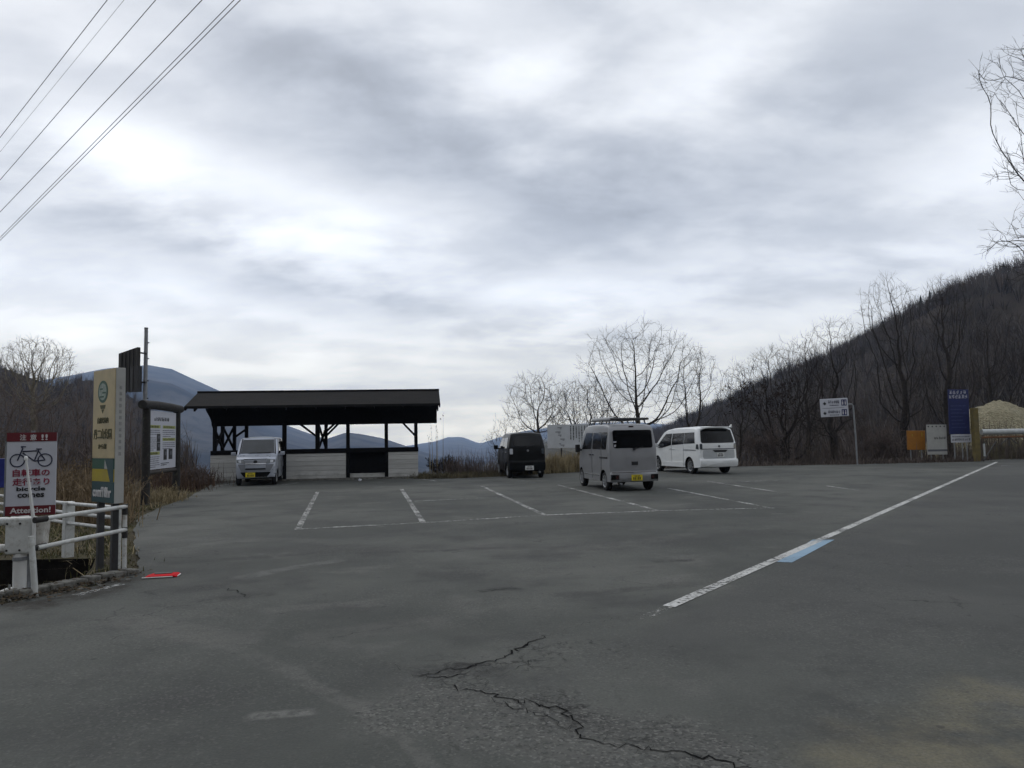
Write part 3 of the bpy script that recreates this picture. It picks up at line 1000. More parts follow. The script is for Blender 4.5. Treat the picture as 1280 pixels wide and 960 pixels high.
# left thicket
TH_ = ('thicket', 'thicket')
for k, (px, Y, x0, x1, y0, lab) in enumerate([
        (-25, 24, -75, 25, 462, 'brushy bare tree at the left end of the thicket above the blue sign'), (26, 27, -10, 66, 486, 'brushy bare tree behind the bicycle warning sign'), (78, 27, 40, 112, 492, 'brushy bare tree in the middle of the brown thicket'),
        (118, 30, 88, 150, 478, 'brushy bare tree hidden behind the tan tower sign'), (164, 31, 140, 190, 500, 'brushy bare tree between the tan tower sign and the notice board'), (2, 36, -40, 48, 470, 'taller bare tree standing back in the left thicket'),
        (60, 40, 28, 96, 484, 'dark bare tree at the back of the brown thicket'), (104, 42, 78, 136, 470, 'dense bare tree at the back left of the tan tower sign'), (142, 40, 118, 170, 486, 'low dense bare tree behind the louvred panel')]):
    plant(lab, px, Y, [(x0, x1, y0, 590)], 200 + k, n=1000, trunk=stem(0, .5), r0=.10, mats=TH_, group='bare trees of the left thicket')
plant('pale domed bare tree with backlight put into its twig colour above the left thicket', 42, 43, [(-4, 92, 424, 520), (0, 88, 424, 480)], 140, n=1900, trunk=stem(0, 2.5), r0=.18, mats=('bark_pale', 'bark_pale'), tr=.006)


# grasses and brush -------------------------------------------------
def blades(name, label, spots, m, seed, h=(.4, 1.0), w=.012, per=22, spread=.22, lean=.45, plume=0.0, kind='stuff'):
    rs = np.random.RandomState(seed)
    S = np.array(spots, dtype=float)
    n = len(S) * per
    base = np.repeat(S, per, axis=0)
    base[:, 0] += rs.normal(0, spread, n); base[:, 1] += rs.normal(0, spread, n)
    H = rs.uniform(h[0], h[1], n) * (base[:, 3] if base.shape[1] > 3 else 1)
    a = rs.uniform(0, 2 * PI, n); ln = np.abs(rs.normal(0, lean, n)) * H
    dirx, diry = np.cos(a), np.sin(a)
    wx, wy = np.cos(a + 1.57 + rs.uniform(-1, 1, n)) * w, np.sin(a + 1.57 + rs.uniform(-1, 1, n)) * w
    b = base[:, :3]
    mid = b + np.stack([dirx * ln * .35, diry * ln * .35, H * .6], 1)
    top = b + np.stack([dirx * ln, diry * ln, H * np.clip(1 - .25 * (ln / H), .5, 1)], 1)
    W = np.stack([wx, wy, np.zeros(n)], 1)
    V = np.stack([b - W, b + W, mid + W * .8, mid - W * .8, top + W * .15, top - W * .15], 1).reshape(-1, 3)
    F = []
    for i in range(n):
        k = i * 6
        F.append((k, k + 1, k + 2, k + 3)); F.append((k + 3, k + 2, k + 4, k + 5))
    V = list(map(tuple, V))
    if plume:
        r2 = random.Random(seed)
        for i in range(n):
            if r2.random() < plume:
                t = Vector(top[i])
                for j in range(6):
                    c = t + Vector((r2.gauss(0, .03), r2.gauss(0, .03), r2.uniform(-.2, .06)))
                    u = rvec(r2) * .05; v = Vector((r2.gauss(0, .02), r2.gauss(0, .02), .06))
                    kk = len(V); V += [tuple(c - u * .4), tuple(c + u * .4), tuple(c + v)]; F.append((kk, kk + 1, kk + 2))
    o = from_arrays(name, V, F, m)
    return tag(o, label, kind=kind)


def spots_px(n, x0, x1, yfun, Y0, Y1, seed, hs=(1, 1)):
    r2 = random.Random(seed); out = []
    for k in range(n):
        px = r2.uniform(x0, x1); Y = r2.uniform(Y0, Y1)
        p = at(px, 560, Y)
        out.append((p.x, p.y, float(gheight(p.x, p.y)) - .02, r2.uniform(*hs)))
    return out


def spots_poly(n, x0, x1, y0, y1, seed, hs=(1, 1), ok=None):
    r2 = random.Random(seed); out = []
    while len(out) < n:
        x, y = r2.uniform(x0, x1), r2.uniform(y0, y1)
        if ok and not ok(x, y): continue
        out.append((x, y, float(gheight(x, y)) - .01, r2.uniform(*hs)))
    return out


def in_poly(x, y, P):
    c = False; j = len(P) - 1
    for i in range(len(P)):
        if (P[i][1] > y) != (P[j][1] > y) and x < (P[j][0] - P[i][0]) * (y - P[i][1]) / (P[j][1] - P[i][1]) + P[i][0]: c = not c
        j = i
    return c


off_lot = lambda x, y: not in_poly(x, y, bound) and not in_poly(x, y, DITCH)
# tall dry susuki grass between the bicycle sign and the notice board
sp = [s for s in spots_px(110, 62, 146, None, 15.5, 24, 1, (.55, 1.1)) if off_lot(s[0], s[1])]
blades('dry_grass', 'tall straw coloured dry grass behind the white fence', sp, MT['dry_grass'], 1, (.4, 1.35), .010, 26, .3, .5, .22)
sp = [s for s in spots_px(60, 206, 262, None, 25.5, 31, 2, (.5, 1.0)) if off_lot(s[0], s[1])]
blades('reddish_grass', 'reddish brown dry weeds left of the shelter', sp, MT['red_grass'], 2, (.3, 1.1), .010, 26, .35, .45, .08)
sp = [s for s in spots_px(46, 178, 226, None, 20.5, 23.5, 3, (.5, 1)) if off_lot(s[0], s[1])]
blades('pale_grass', 'pale dry grass at the feet of the notice board', sp, MT['dry_grass_pale'], 3, (.15, .55), .010, 18, .2, .6, .1)
off_lot2 = lambda x, y: off_lot(x, y) and off_lot(x + .16, y)
sp = spots_poly(620, -12, -4.75, 7.8, 20, 4, (.6, 1.2), off_lot2)
blades('low_grass', 'short mossy grass and weeds around the ditch', sp, MT['moss'], 4, (.03, .12), .007, 22, .16, .7)
sp = spots_poly(260, -12, -4.8, 8, 20, 14, (.6, 1.2), off_lot2)
blades('straw_litter', 'thin flattened straw lying among the fence posts', sp, MT['dry_grass_pale'], 14, (.05, .22), .006, 10, .2, 1.3)
# grass strip behind the notice board and black car
r2 = random.Random(9)
def verge_spots(n, px0, px1, d0, d1, seed, hs):
    r3 = random.Random(seed); out = []
    while len(out) < n:
        px = r3.uniform(px0, px1)
        py = np.interp(px, [p[0] for p in far_px], [p[1] for p in far_px])
        g = G(px, py); u = r3.uniform(d0, d1)
        x, y = g.x * (g.y + u) / g.y, g.y + u
        out.append((x, y, float(gheight(x, y)) - .03, r3.uniform(*hs)))
    return out
blades('verge_grass', 'low olive and straw grass along the far edge of the lot', verge_spots(520, 524, 745, .1, 2.2, 5, (.5, 1.1)), MT['verge_grass'], 5, (.08, .34), .012, 30, .25, .55)
blades('straw_grass', 'pale straw grass tufts under the notice board by the camper van', verge_spots(130, 672, 745, .1, 1.4, 6, (.7, 1.2)), MT['dry_grass_pale'], 6, (.4, .95), .010, 34, .2, .35)
blades('roadside_weeds', 'low brown weeds and litter along the right edge of the lot', verge_spots(600, 745, 1230, .05, 3.5, 7, (.4, 1.2)), MT['brush'], 7, (.08, .4), .014, 22, .3, .7)
blades('undergrowth', 'dense dark brown undergrowth below the right hand trees', verge_spots(700, 900, 1290, 2.5, 26, 8, (.6, 1.4)), MT['brush'], 8, (.6, 2.2), .014, 34, .6, .35)
blades('reeds', 'few tall thin reeds rising beside the right corner of the shelter', [(at(px, 590, 33.5).x, 33.5, -.1, s) for px, s in ((541, 1.0), (547, .85), (553, 1.25), (536, .8))], MT['dry_grass_pale'], 18, (1.9, 2.4), .012, 2, .08, .03, 1.0)
blades('thin_brush', 'thin grey twigs standing behind the verge between shelter and black car', verge_spots(80, 560, 640, 1.2, 3.5, 19, (.6, 1.2)), MT['thicket'], 19, (.5, 1.2), .009, 9, .3, .3)
blades('hill_brush', 'brown brush on the slope behind the left thicket', [s for s in spots_px(200, -90, 235, None, 30, 62, 20, (.6, 1.3))], MT['brush'], 20, (.8, 2.4), .02, 26, .7, .35)


def shrub(label, base, H, Wd, seed, n, m='thicket'):
    rr = random.Random(seed)
    root = thing('bare_shrub', label, 'shrub', base)
    tk = MB(); tw = MB()
    P = {**BASEP, 'nch': [6, 5, 4, 3], 'max': 3, 'rmin': .005, 'trunk_lv': 1, 'wob': [.2, .25, .25, .25]}
    for k in range(n):
        a = rr.uniform(0, 2 * PI); s = rr.uniform(.2, 1) * Wd
        grow(tk, tw, rr, Vector((math.cos(a) * .2, math.sin(a) * .2, -.1)), Vector((math.cos(a) * s, math.sin(a) * s, 1)).normalized(), H * rr.uniform(.7, 1.1), .016, 0, P)
    tk.build('stems', MT[m], root); tw.build('twigs', MT[m], root)
    return root


p = at(553, 590, 34); shrub('dark rounded bare shrub beside the right corner of the shelter', (p.x, p.y, float(gheight(p.x, p.y))), 0.75, .9, 1, 18, 'bark_dark')
p = at(578, 590, 36); shrub('dark bare shrub on the verge midway between shelter and black car', (p.x, p.y, -.5), .85, 1.1, 2, 18, 'bark_dark')
p = at(238, 596, 27); shrub('dark low shrub at the left corner of the shelter', (p.x, p.y, float(gheight(p.x, p.y))), .8, 1.2, 3, 16)
p = at(958, 574, 40.5); shrub('reddish brown shrub beside the rear of the white minivan', (p.x, p.y, -.05), 1.5, .8, 4, 18)
p = at(1100, 573, 41); shrub('brown shrub right of the direction sign pole', (p.x, p.y, -.05), 1.6, .8, 5, 18)


# woods on the hillsides ---------------------------------------------
def woods(name, label, V, n, seed, m, hgt, conifer, vmin, vmax, wscale=1.0):
    rs = np.random.RandomState(seed)
    rows, cols, _ = V.shape
    VV = []; FF = []
    for k in range(n):
        j = rs.uniform(vmin, vmax) * 30
        i = rs.uniform(0, cols - 1.01)
        j0, i0 = int(j), int(i)
        if j0 >= rows - 1: continue
        a, b_ = j - j0, i - i0
        p = V[j0, i0] * (1 - a) * (1 - b_) + V[j0 + 1, i0] * a * (1 - b_) + V[j0, i0 + 1] * (1 - a) * b_ + V[j0 + 1, i0 + 1] * a * b_
        h = rs.uniform(*hgt)
        base = len(VV)
        if conifer:
            for L in range(4):
                z0 = h * (.12 + .2 * L); z1 = z0 + h * .34; r = h * (.24 - .05 * L) * rs.uniform(.8, 1.2)
                b0 = len(VV); nn = 6; ph = rs.uniform(0, 6)
                for q in range(nn):
                    an = ph + 2 * PI * q / nn
                    rr = r * rs.uniform(.65, 1.2)
                    VV.append((p[0] + math.cos(an) * rr, p[1] + math.sin(an) * rr, p[2] + z0 + rs.uniform(-.05, .05) * h))
                VV.append((p[0], p[1], p[2] + z1))
                for q in range(nn): FF.append((b0 + q, b0 + (q + 1) % nn, b0 + nn))
        else:
            s = 18
            an = rs.uniform(0, 2 * PI, s); sp_ = rs.uniform(.05, .42, s) * h * wscale; hh = h * rs.uniform(.55, 1.05, s); st = rs.uniform(0, .5, s) * h
            for q in range(s):
                dx, dy = math.cos(an[q]), math.sin(an[q])
                wv = h * .014
                b0 = len(VV)
                c0 = (p[0] + dx * sp_[q] * .25, p[1] + dy * sp_[q] * .25, p[2] + st[q] * .6)
                VV.append((c0[0] - dy * wv, c0[1] + dx * wv, c0[2])); VV.append((c0[0] + dy * wv, c0[1] - dx * wv, c0[2]))
                VV.append((p[0] + dx * sp_[q], p[1] + dy * sp_[q], p[2] + hh[q]))
                FF.append((b0, b0 + 1, b0 + 2))
    o = from_arrays(name, VV, FF, m)
    return tag(o, label, kind='stuff')


woods('left_woods', 'leafless woods covering the dark hill behind the left thicket', leftV, 3200, 9, MT['far_brush'], (4, 7.5), False, 0.1, 1.03)
woods('bare_woods', 'brown leafless woods covering the right hillside', hillV, 9000, 1, MT['far_brush'], (4, 8.5), False, 0.0, 1.03, 1.7)
woods('grey_woods', 'greyish leafless trees mixed through the hillside woods', hillV, 2600, 3, MT['far_grey'], (4, 9), False, 0.05, 1.03, 1.7)
woods('conifer_woods', 'dark evergreen trees along the crest of the hillside', hillV, 160, 2, MT['evergreen'], (3.5, 6.5), True, .70, 1.03)

# ------------------------------------------------------------------ lettering
def text_mesh(s, w, h, bold=0.0, keep=False):
    cu = bpy.data.curves.new('txt', 'FONT')
    cu.body = s; cu.size = 1.0; cu.offset = bold; cu.extrude = 0.004; cu.resolution_u = 2
    ob = bpy.data.objects.new('txt', cu)
    COL.objects.link(ob)
    dg = bpy.context.evaluated_depsgraph_get()
    me = bpy.data.meshes.new_from_object(ob.evaluated_get(dg))
    bpy.data.objects.remove(ob); bpy.data.curves.remove(cu)
    n = len(me.vertices)
    if n == 0: return me
    co = np.zeros(n * 3); me.vertices.foreach_get('co', co); co = co.reshape(-1, 3)
    lo, hi = co.min(0), co.max(0)
    sx, sz = w / max(1e-6, hi[0] - lo[0]), h / max(1e-6, hi[1] - lo[1])
    if keep: sx = sz = min(sx, sz)
    out = np.zeros_like(co)
    out[:, 0] = (co[:, 0] - (lo[0] + hi[0]) / 2) * sx
    out[:, 2] = (co[:, 1] - (lo[1] + hi[1]) / 2) * sz
    out[:, 1] = -co[:, 2]
    me.vertices.foreach_set('co', out.reshape(-1)); me.update()
    return me


def letter(parent, s, x, y, z, w, h, m, bold=0.0, keep=False, name='lettering'):
    me = text_mesh(s, w, h, bold, keep)
    o = link_mesh(name, me, MT[m], parent)
    o.location = (x, y, z)
    return o


def glyphs(mb, x0, x1, z0, z1, n, y, seed, t=.13):
    """a run of worn, unreadable brush characters"""
    rr = random.Random(seed)
    cw = (x1 - x0) / n
    h = z1 - z0
    for k in range(n):
        cx = x0 + cw * (k + .5); w = cw * .82; cz = (z0 + z1) / 2
        th = h * t
        th2 = th * .72
        for j in range(rr.choice((3, 4, 4))):
            zz = z0 + h * (.08 + .29 * j) + rr.uniform(-.04, .04) * h
            ww = w * rr.uniform(.4, 1); xx = cx + rr.uniform(-.5, .5) * (w - ww)
            mb.box((xx, y, min(zz, z1)), (ww, .003, th2))
        for j in range(rr.choice((1, 2, 3))):
            xx = cx + w * rr.choice((-.4, -.12, 0, .15, .4)); hh = h * rr.uniform(.3, 1)
            mb.box((xx, y - .0012, z0 + hh / 2 + rr.random() * (h - hh)), (th2, .003, hh))
        for j in range(rr.choice((0, 1, 1, 2))):
            xx = cx + w * rr.choice((-.22, .2)); mb.box((xx, y - .002, z0 + h * rr.uniform(.2, .45)), (th2 * .9, .003, h * .42), ry=rr.choice((-.6, .6)))


def plate_marks(parent, y, x, z, m, rear, w=.33, h=.165):
    sgn = -1 if rear else 1
    root = MB(); root.box((x, y, z), (w, .012, h))
    o = root.build('licence_plate', MT[m], parent, bevel=.004)
    k = MB()
    yy = y + sgn * .008
    for i, (dx, wd) in enumerate(((-.10, .028), (-.055, .028), (-.005, .018), (.045, .028), (.09, .028))):
        k.box((x + dx, yy, z - .022), (wd, .004, .075))
    for dx in (-.06, -.02, .03, .07): k.box((x + dx, yy, z + .048), (.026, .004, .028))
    k.build('plate_characters', MT['ink'], o)
    return o


# ------------------------------------------------------------------ vehicles
class Car:
    def __init__(self, label, cat, name, sp, paint, loc, rotz):
        self.s = sp; self.paint = paint
        self.root = thing(name, label, cat, loc, rotz)
        self.L0 = min(p[0] for p in sp['out']); self.L1 = max(p[0] for p in sp['out'])
        self.H = max(p[1] for p in sp['out'])
        self.body()

    def hw(self, y, z):
        s = self.s
        t = max(0.0, (z - s['belt']) / (self.H - s['belt']))
        w = s['hw'] * (1 - s['tumble'] * t ** 1.25)
        if z < s['belt']:
            b = (s['belt'] - z) / s['belt']
            w *= 1 - .035 * max(0, b - .45) ** 1.0 - .012 * (1 - min(1, b * 3))
        f = max(0.0, (y - (self.L1 - s.get('fl', .6))) / s.get('fl', .6)); r = max(0.0, ((self.L0 + s.get('rl', .5)) - y) / s.get('rl', .5))
        return w * (1 - s.get('ft', .10) * f ** 2 - s.get('rt', .05) * r ** 2)

    def dfm(self, q, y, z):          # q in -1..1 across
        s = self.s
        x = q * self.hw(y, z)
        mid = (self.L0 + self.L1) / 2; hl = (self.L1 - self.L0) / 2
        e = (y - mid) / hl
        if e > 0: yy = y - s['fc'] * q * q * e ** 3
        else: yy = y + s['rc'] * q * q * (-e) ** 3
        zz = z - s['crown'] * q * q * max(0.0, (z - s['belt']) / (self.H - s['belt'])) ** 2
        return (x, yy, zz)

    def body(self):
        s = self.s
        pts = list(s['out']); zb = s['zb']
        self.arch = []
        for yc in (s['wf'], s['wr']):
            a0 = math.asin((zb - s['rw']) / s['ra'])
            for k in range(13):
                a = a0 + (PI - 2 * a0) * k / 12
                pts.append((yc + s['ra'] * math.cos(a), s['rw'] + s['ra'] * math.sin(a)))
        bm = bmesh.new()
        W = s['hw']; no_ = len(s['out'])
        A = [bm.verts.new((-W, y, z)) for y, z in pts]; B = [bm.verts.new((W, y, z)) for y, z in pts]
        n = len(pts)
        bm.faces.new(A); bm.faces.new(B[::-1])
        for i in range(n): bm.faces.new((A[i], B[i], B[(i + 1) % n], A[(i + 1) % n]))
        bmesh.ops.recalc_face_normals(bm, faces=bm.faces)
        edges = []
        for K in (A, B):
            for i in range(1, no_ - 2): edges.append(bm.edges.get((K[i], K[i + 1])))
        bmesh.ops.bevel(bm, geom=edges, offset=s.get('bev', .05), offset_type='OFFSET', segments=3, profile=.5, affect='EDGES', clamp_overlap=True)
        bmesh.ops.triangulate(bm, faces=[f for f in bm.faces if len(f.verts) > 4], quad_method='BEAUTY', ngon_method='EAR_CLIP')
        def cut(co, no):
            bmesh.ops.bisect_plane(bm, geom=bm.verts[:] + bm.edges[:] + bm.faces[:], dist=1e-5, plane_co=co, plane_no=no)
        for q in (-.85, -.6, -.3, 0, .3, .6, .85): cut((q * W, 0, 0), (1, 0, 0))
        z = zb + .1
        while z < self.H - .03:
            cut((0, 0, z), (0, 0, 1)); z += .11
        y = self.L0 + .13
        while y < self.L1 - .05:
            cut((0, y, 0), (0, 1, 0)); y += .2
        bmesh.ops.recalc_face_normals(bm, faces=bm.faces)
        for f in bm.faces:
            c = f.calc_center_median(); f.normal_update()
            under = (abs(f.normal.x) < .5 and f.normal.z < -.2 and c.z < zb + .02) or (abs(f.normal.x) < .5 and min(math.hypot(c.y - yc, c.z - s['rw']) for yc in (s['wf'], s['wr'])) < s['ra'] * 1.03)
            f.material_index = 1 if under else 0
            f.smooth = True
        for v in bm.verts: v.co = self.dfm(v.co.x / W, v.co.y, v.co.z)
        me = bpy.data.meshes.new('body'); bm.to_mesh(me); bm.free()
        o = link_mesh('body', me, [self.paint, MT['underbody']], self.root)
        me.set_sharp_from_angle(angle=R(50))
        self.body_o = o
        for yc in (s['wf'], s['wr']):
            for sd in (-1, 1): self.wheel(yc, sd)
        u = MB(); u.box((0, (s['wf'] + s['wr']) / 2, zb + .01), (s['hw'] * 1.3, (s['wf'] - s['wr']) * .75, .12))
        u.tube([(-s['hw'] * .8, s['wr'], s['rw']), (s['hw'] * .8, s['wr'], s['rw'])], .05, 8)
        u.tube([(-s['hw'] * .8, s['wf'], s['rw']), (s['hw'] * .8, s['wf'], s['rw'])], .05, 8)
        u.box((0, s['wr'], s['rw'] + .16), (s['hw'] * 1.5, .5, .1)); u.box((0, s['wf'], s['rw'] + .16), (s['hw'] * 1.5, .5, .1))
        u.build('underframe', MT['underbody'], self.root)

    def wheel(self, yc, sd):
        s = self.s; r = s['rw']; w = .15 if s['hw'] < .8 else .19
        xo = sd * (s['hw'] - .035)
        t = MB()
        a = [(r * .62, 0), (r * .80, .004 * sd), (r * .93, -.004 * sd), (r * .99, -.022 * sd), (r, -.05 * sd), (r, -(w - .03) * sd), (r * .95, -w * sd), (r * .6, -w * sd), (.02, -w * sd)]
        t.lathe(a, (xo, yc, r), 'X', 28)
        tyre = t.build('wheel', MT['tyre'], self.root, smooth=True)
        k = MB()
        k.lathe([(.001, -.028 * sd), (r * .14, -.022 * sd), (r * .17, -.03 * sd)], (xo, yc, r), 'X', 12)
        k.lathe([(r * .54, -.06 * sd), (r * .56, -.006 * sd), (r * .64, .003 * sd), (r * .65, -.03 * sd)], (xo, yc, r), 'X', 28)
        ns = s.get('spokes', 6)
        for i in range(ns):
            an = 2 * PI * i / ns + .3
            c, q = math.cos(an), math.sin(an)
            k.bar((xo - .03 * sd, yc + c * r * .12, r + q * r * .12), (xo - .018 * sd, yc + c * r * .58, r + q * r * .58), .055, .02)
        k.cur = 1
        k.lathe([(.001, -.085 * sd), (r * .55, -.085 * sd)], (xo, yc, r), 'X', 20)
        k.build('rim', [MT[s.get('rim', 'alloy')], MT['underbody']], tyre, smooth=False)

    def _panel(self, name, poly, fn, m, parent, th=.014, step=.12):
        bm = bmesh.new()
        vs = [bm.verts.new((a, b, 0)) for a, b in poly]
        f = bm.faces.new(vs); bmesh.ops.triangulate(bm, faces=[f])
        for ax in (0, 1):
            lo = min(p[ax] for p in poly); hi = max(p[ax] for p in poly); x = lo + step
            while x < hi - .02:
                no = (1, 0, 0) if ax == 0 else (0, 1, 0); co = (x, 0, 0) if ax == 0 else (0, x, 0)
                bmesh.ops.bisect_plane(bm, geom=bm.verts[:] + bm.edges[:] + bm.faces[:], dist=1e-5, plane_co=co, plane_no=no); x += step
        for v in bm.verts: v.co = fn(v.co.x, v.co.y)
        bmesh.ops.recalc_face_normals(bm, faces=bm.faces)
        me = bpy.data.meshes.new(name); bm.to_mesh(me); bm.free()
        o = link_mesh(name, me, m, parent or self.root, smooth=True)
        md = o.modifiers.new('thick', 'SOLIDIFY'); md.thickness = th; md.offset = 0
        md = o.modifiers.new('split', 'EDGE_SPLIT'); md.split_angle = R(35)
        return o

    def side(self, name, poly, sd, m, off=.004, parent=None, th=.014):
        def fn(y, z):
            x, yy, zz = self.dfm(sd, y, z)
            return (x + sd * off, yy, zz)
        return self._panel(name, poly, fn, m, parent, th)

    def end_y(self, z, front):
        best = None
        o = self.s['out']
        for (y0, z0), (y1, z1) in zip(o, o[1:]):
            if min(z0, z1) - 1e-6 <= z <= max(z0, z1) + 1e-6 and abs(z1 - z0) > 1e-6:
                y = y0 + (y1 - y0) * (z - z0) / (z1 - z0)
                best = y if best is None else (max(best, y) if front else min(best, y))
        return best if best is not None else (self.L1 if front else self.L0)

    def endpt(self, x, z, front, off=0.0):
        y = self.end_y(z, front)
        q = max(-1, min(1, x / self.hw(y, z)))
        p = self.dfm(q, y, z)
        return (x, p[1] + (off if front else -off), z)

    def end(self, name, poly, front, m, off=.004, parent=None, th=.014):
        return self._panel(name, poly, lambda x, z: self.endpt(x, z, front, off), m, parent, th)

    def handle(self, y, z, sd, m='black_plastic', w=.16):
        x = self.hw(y, z) * sd
        k = MB(); k.box((x + sd * .018, y, z), (.03, w, .035))
        return k.build('door_handle', MT[m] if isinstance(m, str) else m, self.root, bevel=.008)

    def mirror(self, y, z, sd, m, w=.16, h=.2):
        x = self.hw(y, z) * sd
        k = MB(); k.box((x + sd * (.06 + w / 2), y + .02, z + .04), (w, .1, h)); k.bar((x - sd * .01, y, z - .02), (x + sd * .1, y + .01, z + .01), .04, .05)
        return k.build('wing_mirror', m, self.root, bevel=.03, seg=3)


def rr_rect(x0, x1, z0, z1, r=.05, n=4):
    out = []
    for cx, cz, a0 in ((x1 - r, z1 - r, 0), (x0 + r, z1 - r, 90), (x0 + r, z0 + r, 180), (x1 - r, z0 + r, 270)):
        for k in range(n + 1):
            a = R(a0 + 90 * k / n); out.append((cx + r * math.cos(a), cz + r * math.sin(a)))
    return out


def placed(px, py_axle, yaw, axle):
    g = G(px, py_axle)
    h = Vector((-math.sin(yaw), math.cos(yaw), 0))
    return g - h * axle


# --- grey camper van -------------------------------------------------
KV = dict(out=[(-1.69, .27), (-1.725, .30), (-1.73, .50), (-1.70, .53), (-1.675, .95), (-1.64, 1.22), (-1.55, 1.74), (-1.50, 1.84), (-1.40, 1.90), (-1.1, 1.935), (0, 1.95), (.6, 1.93), (.85, 1.86), (1.0, 1.74), (1.36, 1.08), (1.58, .96), (1.68, .78), (1.71, .50), (1.70, .30), (1.66, .27)],
          hw=.735, belt=1.12, tumble=.13, zb=.27, wf=1.18, wr=-1.12, rw=.275, ra=.335, fc=.16, rc=.05, crown=.04, ft=.10, rt=.03, fl=.7, rl=.3, bev=.045, spokes=7)
yaw = R(11.5)
c = Car('grey boxy camper van with roof rack and yellow plate, parked nearest', 'van', 'camper_van', KV, MT['grey_paint'], placed(785, 612.4, yaw, -1.12), yaw)
van = c
c.end('rear_window', rr_rect(-.575, .60, 1.225, 1.735, .06), False, MT['glass'], .006)
for x, z, w, h in ((-.53, 1.29, .05, .07), (-.53, 1.40, .10, .035)):
    k = MB(); p = c.endpt(x, z, False, .016); k.box(p, (w, .004, h)); k.build('sticker', MT['sign_white'], c.root)
c.end('tailgate_seam', [(-.66, .535), (.66, .535), (.66, .55), (-.66, .55)], False, MT['chrome'], .008, th=.01)
c.end('rear_bumper', rr_rect(-.715, .715, .275, .525, .03), False, MT['grey_paint'], .012, th=.03)
for x0, x1 in ((-.70, -.47), (.48, .70)):
    t = c.end('taillight', rr_rect(x0, x1, .335, .475, .015), False, MT['glass'], .024, th=.02)
    xm = x1 - .055 if x0 < 0 else x0 + .055
    c.end('red_reflector', rr_rect(xm - .04, xm + .04, .35, .46, .01), False, MT['red_lens'], .034, parent=t, th=.008)
p = c.endpt(.05, .38, False, .03); plate_marks(c.root, p[1], .05, .385, 'plate_yellow', True)
k = MB(); p = c.endpt(.02, .79, False, .008); k.box(p, (.19, .02, .10)); k.build('tailgate_handle', MT['black_plastic'], c.root, bevel=.01)
k = MB(); p = c.endpt(0.02, 1.19, False, .02); k.box(p, (.06, .05, .07)); q = c.endpt(.30, 1.255, False, .022); k.bar(p, q, .014, .014); k.build('rear_wiper', MT['black_plastic'], c.root)
k = MB(); p = c.endpt(0, 1.84, False, .012); k.box(p, (.14, .03, .035)); k.build('brake_lamp', MT['red_lens'], c.root, bevel=.005)
for sd in (-1, 1):
    c.side('rear_quarter_window', rr_rect(-1.42, -.98, 1.19, 1.70, .05), sd, MT['glass'])
    c.side('sliding_door_window', rr_rect(-.92, -.10, 1.19, 1.70, .04), sd, MT['side_glass'])
    c.side('front_door_window', [(.0, 1.19), (.0, 1.69), (.62, 1.69), (.98, 1.22), (.98, 1.17)], sd, MT['side_glass'])
    c.side('slide_rail', [(-1.5, .93), (-.78, .93), (-.78, .975), (-1.5, .975)], sd, MT['black_plastic'], .006)
    c.side('sill_trim', [(-.72, .42), (.78, .42), (.78, .445), (-.72, .445)], sd, MT['chrome'], .006)
    for y in (-.94, -.04): c.side('door_seam', [(y - .006, .33), (y + .006, .33), (y + .006, 1.18), (y - .006, 1.18)], sd, MT['underbody'], .002, th=.006)
    c.handle(.12, 1.02, sd); c.handle(-.16, 1.02, sd, w=.07)
    c.mirror(1.02, 1.16, sd, MT['black_plastic'], .14, .24)
k = MB()
for sd in (-1, 1):
    k.tube([(sd * .52, -1.25, 2.04), (sd * .52, .75, 2.04)], .018, 8)
    for y in (-1.2, -.5, .2, .7): k.bar((sd * .56, y, 1.91), (sd * .52, y, 2.04), .03, .03)
for y in (-1.25, -.75, -.25, .25, .75): k.tube([(-.52, y, 2.045), (.52, y, 2.045)], .016, 8)
k.tube([(-.56, -1.34, 2.06), (.60, -1.34, 2.06)], .035, 10)
k.build('roof_rack', MT['dark_steel'], c.root)
k = MB(); k.tube([(-.36, -1.2, 2.075), (-.36, .9, 2.075)], .06, 12); k.build('awning_tube', MT['grey_steel'], c.root, smooth=True)
c.end('windscreen', [(-.60, 1.12), (.60, 1.12), (.53, 1.70), (-.53, 1.70)], True, MT['wind_glass'])
for sd in (-1, 1): c.end('headlight', rr_rect(min(sd * .42, sd * .66), max(sd * .42, sd * .66), .68, .86, .04), True, MT['clear_lens'], .008)
k = MB(); k.tube([(-.42, -1.5, .22), (-.42, -1.78, .22)], .03, 10); k.build('exhaust_pipe', MT['grey_steel'], c.root, smooth=True)

# --- white minivan ---------------------------------------------------
MV = dict(out=[(-2.26, .28), (-2.33, .33), (-2.34, .56), (-2.29, .60), (-2.27, .94), (-2.25, 1.18), (-2.06, 1.72), (-2.00, 1.82), (-1.8, 1.86), (-1.0, 1.89), (0, 1.87), (.55, 1.80), (.85, 1.70), (1.62, 1.10), (2.05, .95), (2.24, .78), (2.31, .55), (2.30, .30), (2.24, .24)],
          hw=.85, belt=1.12, tumble=.13, zb=.25, wf=1.42, wr=-1.42, rw=.315, ra=.375, fc=.28, rc=.10, crown=.05, ft=.13, rt=.05, fl=.9, rl=.4, bev=.05, spokes=6)
yaw = R(16)
c = Car('white minivan with black rear glass, parked furthest right by the trees', 'minivan', 'minivan', MV, MT['car_white'], placed(886, 591.6, yaw, -1.42), yaw)
c.end('rear_window', [(-.70, 1.225), (.70, 1.225), (.73, 1.3), (.665, 1.72), (.45, 1.77), (-.45, 1.77), (-.665, 1.72), (-.73, 1.3)], False, MT['glass'], .008)
k = MB(); k.box((0, -2.10, 1.835), (1.28, .26, .04)); k.build('rear_spoiler', MT['car_white'], c.root, bevel=.018, seg=3)
